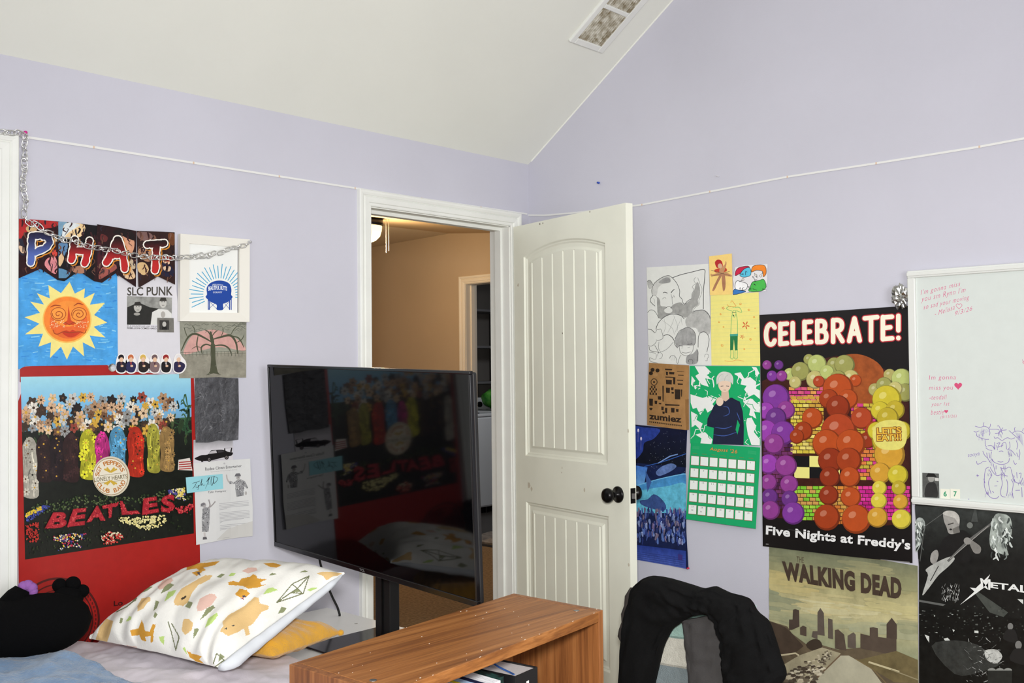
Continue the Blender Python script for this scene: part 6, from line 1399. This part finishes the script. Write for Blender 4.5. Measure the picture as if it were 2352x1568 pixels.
# ---- whiteboard with handwriting
ZI = (2040, 580, 2.612)
wb = thing('whiteboard', 'white framed whiteboard with pink notes and a purple doodle', 'whiteboard', (-.012, -2.25, .94))
yA, yB, zA, zB = -1.735, -2.72, .939, 1.716
b_ = MB()
for (y0, y1, z0, z1) in ((yA, yB, zB-.024, zB), (yA, yB, zA, zA+.024), (yA, yA-.026, zA+.024, zB-.024), (yB, yB+.026, zA+.024, zB-.024)):
    b_.rbox((-.026, y0, z0), (-.0085, y1, z1), .003); 
    if abs(y1-y0) > .5: b_.rbox((-.030, y0, (z0+z1)/2-.006), (-.024, y1, (z0+z1)/2+.006), .002)
b_.build('frame', mat('whiteboard_frame', (226,228,224), .4), wb)
s = Sheet('B', .0155, GB, ZI)
tl_, br_ = (155,150), None
c2 = [(yA-.02, zB-.018), (yB+.02, zB-.018), (yB+.02, zA+.018), (yA-.02, zA+.018)]
s.out = [(-y, z) for y, z in c2]; s.basecol = s.col((206,212,208)); s.put([(-y, z) for y, z in c2], [[0,1,2,3]], [s.col((206,212,208), .98)], raw=True, lay=0)
PKC = (206,92,136); PU = (128,102,178)
def hand(txt, x0, y0, x1, y1, h0, c=PKC, sh_=.25): s.text(txt, [(x0,y0-h0),(x1,y1-h0),(x1,y1),(x0,y0)], [(-.008, c)], shear=sh_, space=1.15)
hand("I'm gonna miss", 195,262,432,208,38); hand("you sm Rynn I'm", 198,305,464,246,42); hand('so sad your moving', 212,350,486,290,38); hand('- Melissa', 280,382,398,340,30); hand('9/3/26', 402,378,504,346,26)
heart = lambda x, y, r: [(x+r*.062*16*math.sin(t)**3, y-r*.062*(13*math.cos(t)-5*math.cos(2*t)-2*math.cos(3*t)-math.cos(4*t))) for t in np.linspace(0, 6.28, 25)[:-1]]
s.line(heart(425, 320, 18), 2.5, PKC, closed=True)
hand('Im gonna', 246,770,406,768,34,sh_=.1); hand('miss you', 246,832,388,830,34,sh_=.1); s.poly(heart(420,798,24), (206,80,120)); hand("-tendall", 248,882,352,880,28,sh_=.3); hand('your 1st', 258,928,368,924,30,sh_=.3); hand('bestie', 256,972,334,970,30,sh_=.3); s.poly(heart(348,952,12), (206,80,120)); hand('(8/15/26)', 314,1000,410,992,22,sh_=.1)
s.line([(806,640),(812,668)], 2.5, PKC); s.line([(806,660),(815,650)], 2.5, PKC); s.ell(484,1478,3,3,PU); 
s.k = (2200, 950, 7.842)
s.text('tooya', [(178,730),(388,690),(392,770),(184,800)], [(-.008,PU)], shear=.2)
for pts in [[(340,850),(350,905),(400,895),(440,870)],[(440,857),(515,855)],[(310,222),(400,245),(470,225),(540,245),(570,275),(700,278),(750,295)],[(460,220),(462,180),(472,155)],[(570,260),(585,215),(588,180)],[(285,315),(330,330),(385,305)],[(340,350),(345,400),(400,430),(500,460),(560,460)],[(780,300),(740,220),(710,222)],[(770,300),(815,250)],[(780,300),(880,288)],[(780,305),(810,370)],[(775,310),(720,350),(670,355)],[(750,330),(740,400)],[(920,300),(1000,370),(1080,440)],[(985,340),(1060,310),(1140,320),(1190,360)],[(1030,310),(1020,270),(1035,240)],[(1165,310),(1180,260)],[(560,270),(580,340),(570,390)],[(650,410),(670,440),(720,430),(760,460),(800,480),(850,450),(900,430),(960,455),(1030,430)],[(490,470),(495,560),(520,600)],[(500,610),(560,650),(620,660)],[(540,575),(600,570),(640,600),(660,640)],[(660,510),(670,640)],[(700,540),(760,520),(720,600),(820,560)],[(790,600),(800,540),(860,520),(880,640)],[(930,500),(940,600),(900,640)],[(1050,480),(1080,560),(1060,640)],[(890,650),(960,655),(1040,750)],[(610,680),(595,780),(630,850),(720,900),(820,910),(910,870),(930,800)],[(740,680),(790,668),(820,685)],[(715,850),(770,870),(820,860)],[(450,670),(480,740),(530,790)],[(520,700),(540,800),(590,880)],[(560,700),(580,800)],[(1110,640),(1120,720),(1100,830)],[(1060,700),(1090,780)],[(1000,840),(1030,910),(1060,890)],[(640,900),(660,1000),(690,1090)],[(690,930),(690,1000)],[(560,960),(500,1000),(480,1150),(480,1300),(520,1420),(600,1510),(700,1520),(740,1480)],[(580,960),(640,1060),(700,1110),(770,1100)],[(560,1000),(610,1100),(560,1200),(560,1300),(600,1440)],[(470,1170),(490,1250)],[(760,970),(850,990),(920,960),(960,980)],[(790,1000),(840,1100),(900,1120)],[(960,1000),(1010,1180),(1060,1240),(1130,1240),(1170,1150)],[(1060,1050),(1070,1160)],[(1100,1080),(1140,1070),(1130,1160)],[(960,1180),(1000,1260),(980,1400),(1000,1520)],[(780,1130),(800,1260),(770,1400),(790,1480),(860,1500)],[(880,1180),(900,1300),(880,1480)],[(1040,1380),(1120,1375)],[(1150,1320),(1160,1500)],[(660,1300),(710,1295)],[(620,1390),(650,1420)],[(700,1210),(730,1222)],[(330,1115),(380,1110)],[(345,1090),(365,1135)]]: s.line(pts, 9, PU, smooth=4)
for k in range(110):
    x, y = pick([(600,850),(820,960),(800,1080),(1000,1150),(950,1450),(580,1050),(520,1400),(1140,1210),(760,320),(680,560),(930,690),(400,400),(450,330),(1100,400)]); x += rnd(-40,40); y += rnd(-45,45); s.line([(x,y),(x+rnd(-10,25),y+rnd(30,70))], 5, pick([PU,(150,130,196),(110,84,166)]), taper=True)
for k in range(6): s.line([(390+k*30,400-k*14),(440+k*26,260+k*6)], 4, (160,146,200)); s.line([(1040+k*22,330+k*8),(1110+k*14,480+k*20)], 4, (160,146,200), smooth=0)
s.build('writing_surface', mat_ink('whiteboard_enamel', .22, .5, 20), parent=wb)
s = Sheet('B', .0172, GB, ZI); s.base([(205,1320),(304,1325),(307,1472),(206,1466)], (90,92,90), .6)
s.ell(258,1352,20,24,(150,150,146)); s.poly([(226,1345),(240,1322),(276,1324),(292,1346)], (26,26,26)); s.poly(spline([(222,1466),(226,1400),(250,1378),(285,1385),(296,1468)],3,True), (46,46,46), .8); s.poly([(280,1350),(304,1352),(304,1370),(280,1368)], (200,200,196))
s.build('photo_card', PAPER, 'small black and white photo of a person in a hat on the whiteboard', 'photo')
for x, chh in ((342,'6'), (402,'7')):
    s = Sheet('B', .0172, GB, ZI); s.base([(x-29,1415),(x+29,1419),(x+30,1477),(x-28,1473)], (226,226,212)); s.text(chh, [(x-10,1430),(x+10,1431),(x+10,1463),(x-10,1462)], [(.03,(60,150,110))])
    s.build('number_card', PAPER, 'small cream card with a green six, beside the hat photo on the whiteboard' if chh == '6' else 'small cream card with a green seven, right of the six on the whiteboard', 'number card')

# ---- the black book's spine marks and the television's badge
def stamp(txt, P, q, m, name, parent, off=.01):
    V, F = glyphs(txt, off); lo, hi = V.min(0), V.max(0); b = MB()
    b.add([P((q[0]+(q[1]-q[0])*(u-lo[0])/(hi[0]-lo[0]), q[2]+(q[3]-q[2])*(v-lo[1])/(hi[1]-lo[1]))) for u, v in V], F)
    return b.build(name, m, parent, recalc=False)
stamp('TCL', lambda p: TP(p[0]*(-1 if E2@_r < 0 else 1), p[1], .0006), (-.014, .014, -THt+.005, -THt+.0125), mat('badge_grey', (150,150,150), .4), 'badge', tv)
sm = MB()
for k in range(8):
    z0 = SHZ+.262-.022-k*.0085; x0 = -1.700; sm.box(FB((x0, -1.5283, z0)), FB((x0, -1.5283, z0))) if 0 else sm.hexa([FB((x0+a, -1.5280-b*.0004, z0-.006)) for a, b in ((0,0),(.010,0),(.010,1),(0,1))], [FB((x0+a, -1.5280-b*.0004, z0)) for a, b in ((0,0),(.010,0),(.010,1),(0,1))])
sm.build('spine_lettering', mat('white_foil', (226,226,222), .5), thick)

# ------------------------------------------------------------------ strip, chain, pins
M_STRIP = mat('strip_white', (232,232,230), .4)
sa = [at_y(x, y, -.0015) for x, y in ((60,315),(215,338),(444,374),(641,405),(815,432),(968,456),(1104,476),(1210.5,491.5))]
sb = [at_x(x, y, -.0015) for x, y in ((1211.8,494),(1250,494.5),(1310,489.5),(1390,481),(1475,470),(1631,440),(1809,406),(2013,375),(2250,337),(2352,318))]
sb.append(np.array([-.0015, -2.9, 2.11]))
sp_ = MB(); hw = .0036
pa_ = [(np.array(p), np.array([0, -1, 0])) for p in sa]; pb_2 = [(np.array(p), np.array([-1, 0, 0])) for p in sb]
for L in (pa_, pb_2):
    vs = []
    for p, n in L: vs += [p+np.array([0,0,hw]), p-np.array([0,0,hw]), p-np.array([0,0,hw])+n*.002, p+np.array([0,0,hw])+n*.002]
    sp_.add(vs, [(4*i+k, 4*i+(k+1) % 4, 4*i+4+(k+1) % 4, 4*i+4+k) for i in range(len(L)-1) for k in range(4)]+[(0,1,2,3), tuple(4*(len(L)-1)+k for k in (3,2,1,0))])
st_ = thing('light_strip', 'thin white light strip running along both walls above the door', 'light strip', (-1.0, -.002, 2.09))
sp_.build('tape', M_STRIP, st_)
M_COP = mat('copper_pad', (224,196,172), .4); M_DOT = mat('led_dot', (200,196,180), .4)
def mark(p, n, along, w, h, m, nm):
    b = MB(); a = np.array(along)*w/2; z = np.array([0,0,h/2]); o = np.array(n)*.0022
    b.hexa([p-a-z+np.array(n)*.001, p+a-z+np.array(n)*.001, p+a-z+o*1.2, p-a-z+o*1.2], [p-a+z+np.array(n)*.001, p+a+z+np.array(n)*.001, p+a+z+o*1.2, p-a+z+o*1.2]); b.build(nm, m, st_)
for (x, y) in ((215,338),(444,374),(641,405),(815,432),(968,456),(1104,476)): mark(at_y(x, y, -.0015), (0,-1,0), (1,0,0), 0.005, .0074, M_COP, 'joint')
for (x, y) in ((1475,470),(1631,440),(1809,406),(2013,375),(2250,337)): mark(at_x(x, y, -.0015), (-1,0,0), (0,1,0), 0.005, .0074, M_COP, 'joint')
# chain of flattened pull-tab links
M_LINK = mat('chain_aluminium', (232,232,230), .3, metal=1.)
path = [(-30,300,.02),(0,303,.02),(14,303,.02),(40,306,.018),(57,313,.014),(56,345,.008),(57,380,.008),(54,420,.008),(58,455,.008),(56,480,.008),(60,506,.012),(75,514,.012),(95,524,.013),(118,537,.013),(145,549,.014),(165,553,.014),(190,561,.014),(225,570,.014),(255,574,.014),(290,581,.014),(320,588,.014),(350,590,.014),(385,592,.014),(410,592,.026),(430,591,.028),(455,588,.028),(480,585,.028),(510,578,.028),(540,569,.028),(570,562,.028)]
PP = np.array([at_y(x, y, -d-.006) for x, y, d in path])
fine = np.array(spline(PP, 14)); seg = np.r_[0, np.cumsum(np.linalg.norm(np.diff(fine, axis=0), axis=1))]
NL = 74; tot = seg[-1]; pos = np.array([[np.interp(tot*(k+.5)/NL, seg, fine[:, i]) for i in range(3)] for k in range(NL)])
chn = thing('chain', 'silver chain of metal tab links hanging in front of the pennants', 'chain', tuple(PP[6]))
rr = random.Random(4); base_link = {}
def link_mesh(kind):
    b = MB(); a_, b2 = (.0135, .0072) if kind == 0 else (.0105, .0085)
    b.tube([(a_*math.copysign(abs(math.cos(t))**.8, math.cos(t)), b2*math.copysign(abs(math.sin(t))**.8, math.sin(t)), 0) for t in np.linspace(0, 2*math.pi, 19)[:-1]], .0019, 6, closed=True)
    if kind: b.tube([(.001, -b2*.95, 0), (.0015, b2*.95, 0)], .0017, 6)
    return b
links = []
for kind in (0, 1):
    o = link_mesh(kind).build('link', M_LINK, None, smooth=True, origin=(0, 0, 0)); links.append(o)
for k in range(NL):
    src = links[k % 2]; o = src if k < 2 else src.copy()
    if k >= 2: COL.objects.link(o)
    t = pos[min(k+1, NL-1)]-pos[max(k-1, 0)]; t /= np.linalg.norm(t)
    nrm = np.array([0, -1., 0]); ang = rr.uniform(-.7, .7)+(1.2 if k % 2 and rr.random() < .6 else 0); t = t+np.array([rr.uniform(-.3, .3), 0, rr.uniform(-.3, .3)]); t /= np.linalg.norm(t)
    yv = np.cross(nrm, t); yv /= np.linalg.norm(yv); zv = np.cross(t, yv); yv, zv = yv*math.cos(ang)+zv*math.sin(ang), -yv*math.sin(ang)+zv*math.cos(ang)
    o.parent = chn; loc = pos[k]-np.array(chn['_org'])+np.array([rr.uniform(-.002, .002), rr.uniform(-.002, .001), rr.uniform(-.002, .002)])
    o.matrix_basis = Matrix(((t[0], yv[0], zv[0], loc[0]), (t[1], yv[1], zv[1], loc[1]), (t[2], yv[2], zv[2], loc[2]), (0, 0, 0, 1)))
for k in range(NL):
    for nm_, (x, y) in (('mauve', (60, 485)), ('lime', (303, 584))):
        pass
def pin(p, n, c, label, r=.0045):
    n = np.array(n, float); b = MB(); b.lathe([(.0012, 0), (.0012, .004), (r, .0045), (r, .006), (r*.62, .0075), (r*.6, .0125), (r*.85, .0145), (0, .0152)], p, n, 16)
    tag(b.build('push_pin', mat('pin_'+label.split()[0], c, .3), smooth=True), label, 'push pin')
pin(at_y(57, 307, 0), (-.2, -1, .1), (224,40,150), 'pink push pin holding up the chain at top left', .006)
pin(at_x(1377, 420, 0), (-1, 0, 0), (40,80,190), 'blue push pin alone on the right wall above the door', .005)
pin(at_x(1583, 1304, -.008), (-1, 0, 0), (206,50,80), 'red push pin at the bottom corner of the blue space poster', .0042)
pin(at_y(570, 556, -.024), (.1, -1, 0), (190,190,192), 'grey metal pin at the corner of the white picture frame', .005)
pin(at_x(1651, 405, 0), (-1, 0, 0), (226,224,228), 'white push pin near the light strip on the right wall', .003)
# clear disc and crumpled foil
cdm = bpy.data.materials.new('clear_gel'); cdm.use_nodes = True; bb = cdm.node_tree.nodes['Principled BSDF']; bb.inputs['Transmission Weight'].default_value = 1; bb.inputs['Roughness'].default_value = .08; bb.inputs['IOR'].default_value = 1.35; bb.inputs['Base Color'].default_value = (.93, .95, .92, 1)
p = at_y(258, 844, -.0065); b = MB(); b.lathe([(.0125, 0), (.0125, .002), (.0105, .005), (.006, .0075), (0, .0083)], p, (0, -1, 0), 28)
tag(b.build('clear_disc', cdm, smooth=True), 'clear domed plastic disc at the top edge of the red poster', 'disc')
p = at_x(2068, 682, -.020); b = MB()
def crump(d): return 1+.55*nz(d[0]*2.6, d[1]*2.6, d[2]*2.6)+.22*abs(nz(d[0]*6, d[1]*6, d[2]*6+3))-.12*abs(nz(d[0]*11, d[1]*11, d[2]*11))
b.blob(p, (.018, .025, .036), 26, 18, fn=crump)
tag(b.build('foil_ball', mat('foil', (190,190,186), .25, metal=1.)), 'crumpled silver foil wad beside the top left corner of the whiteboard', 'foil')
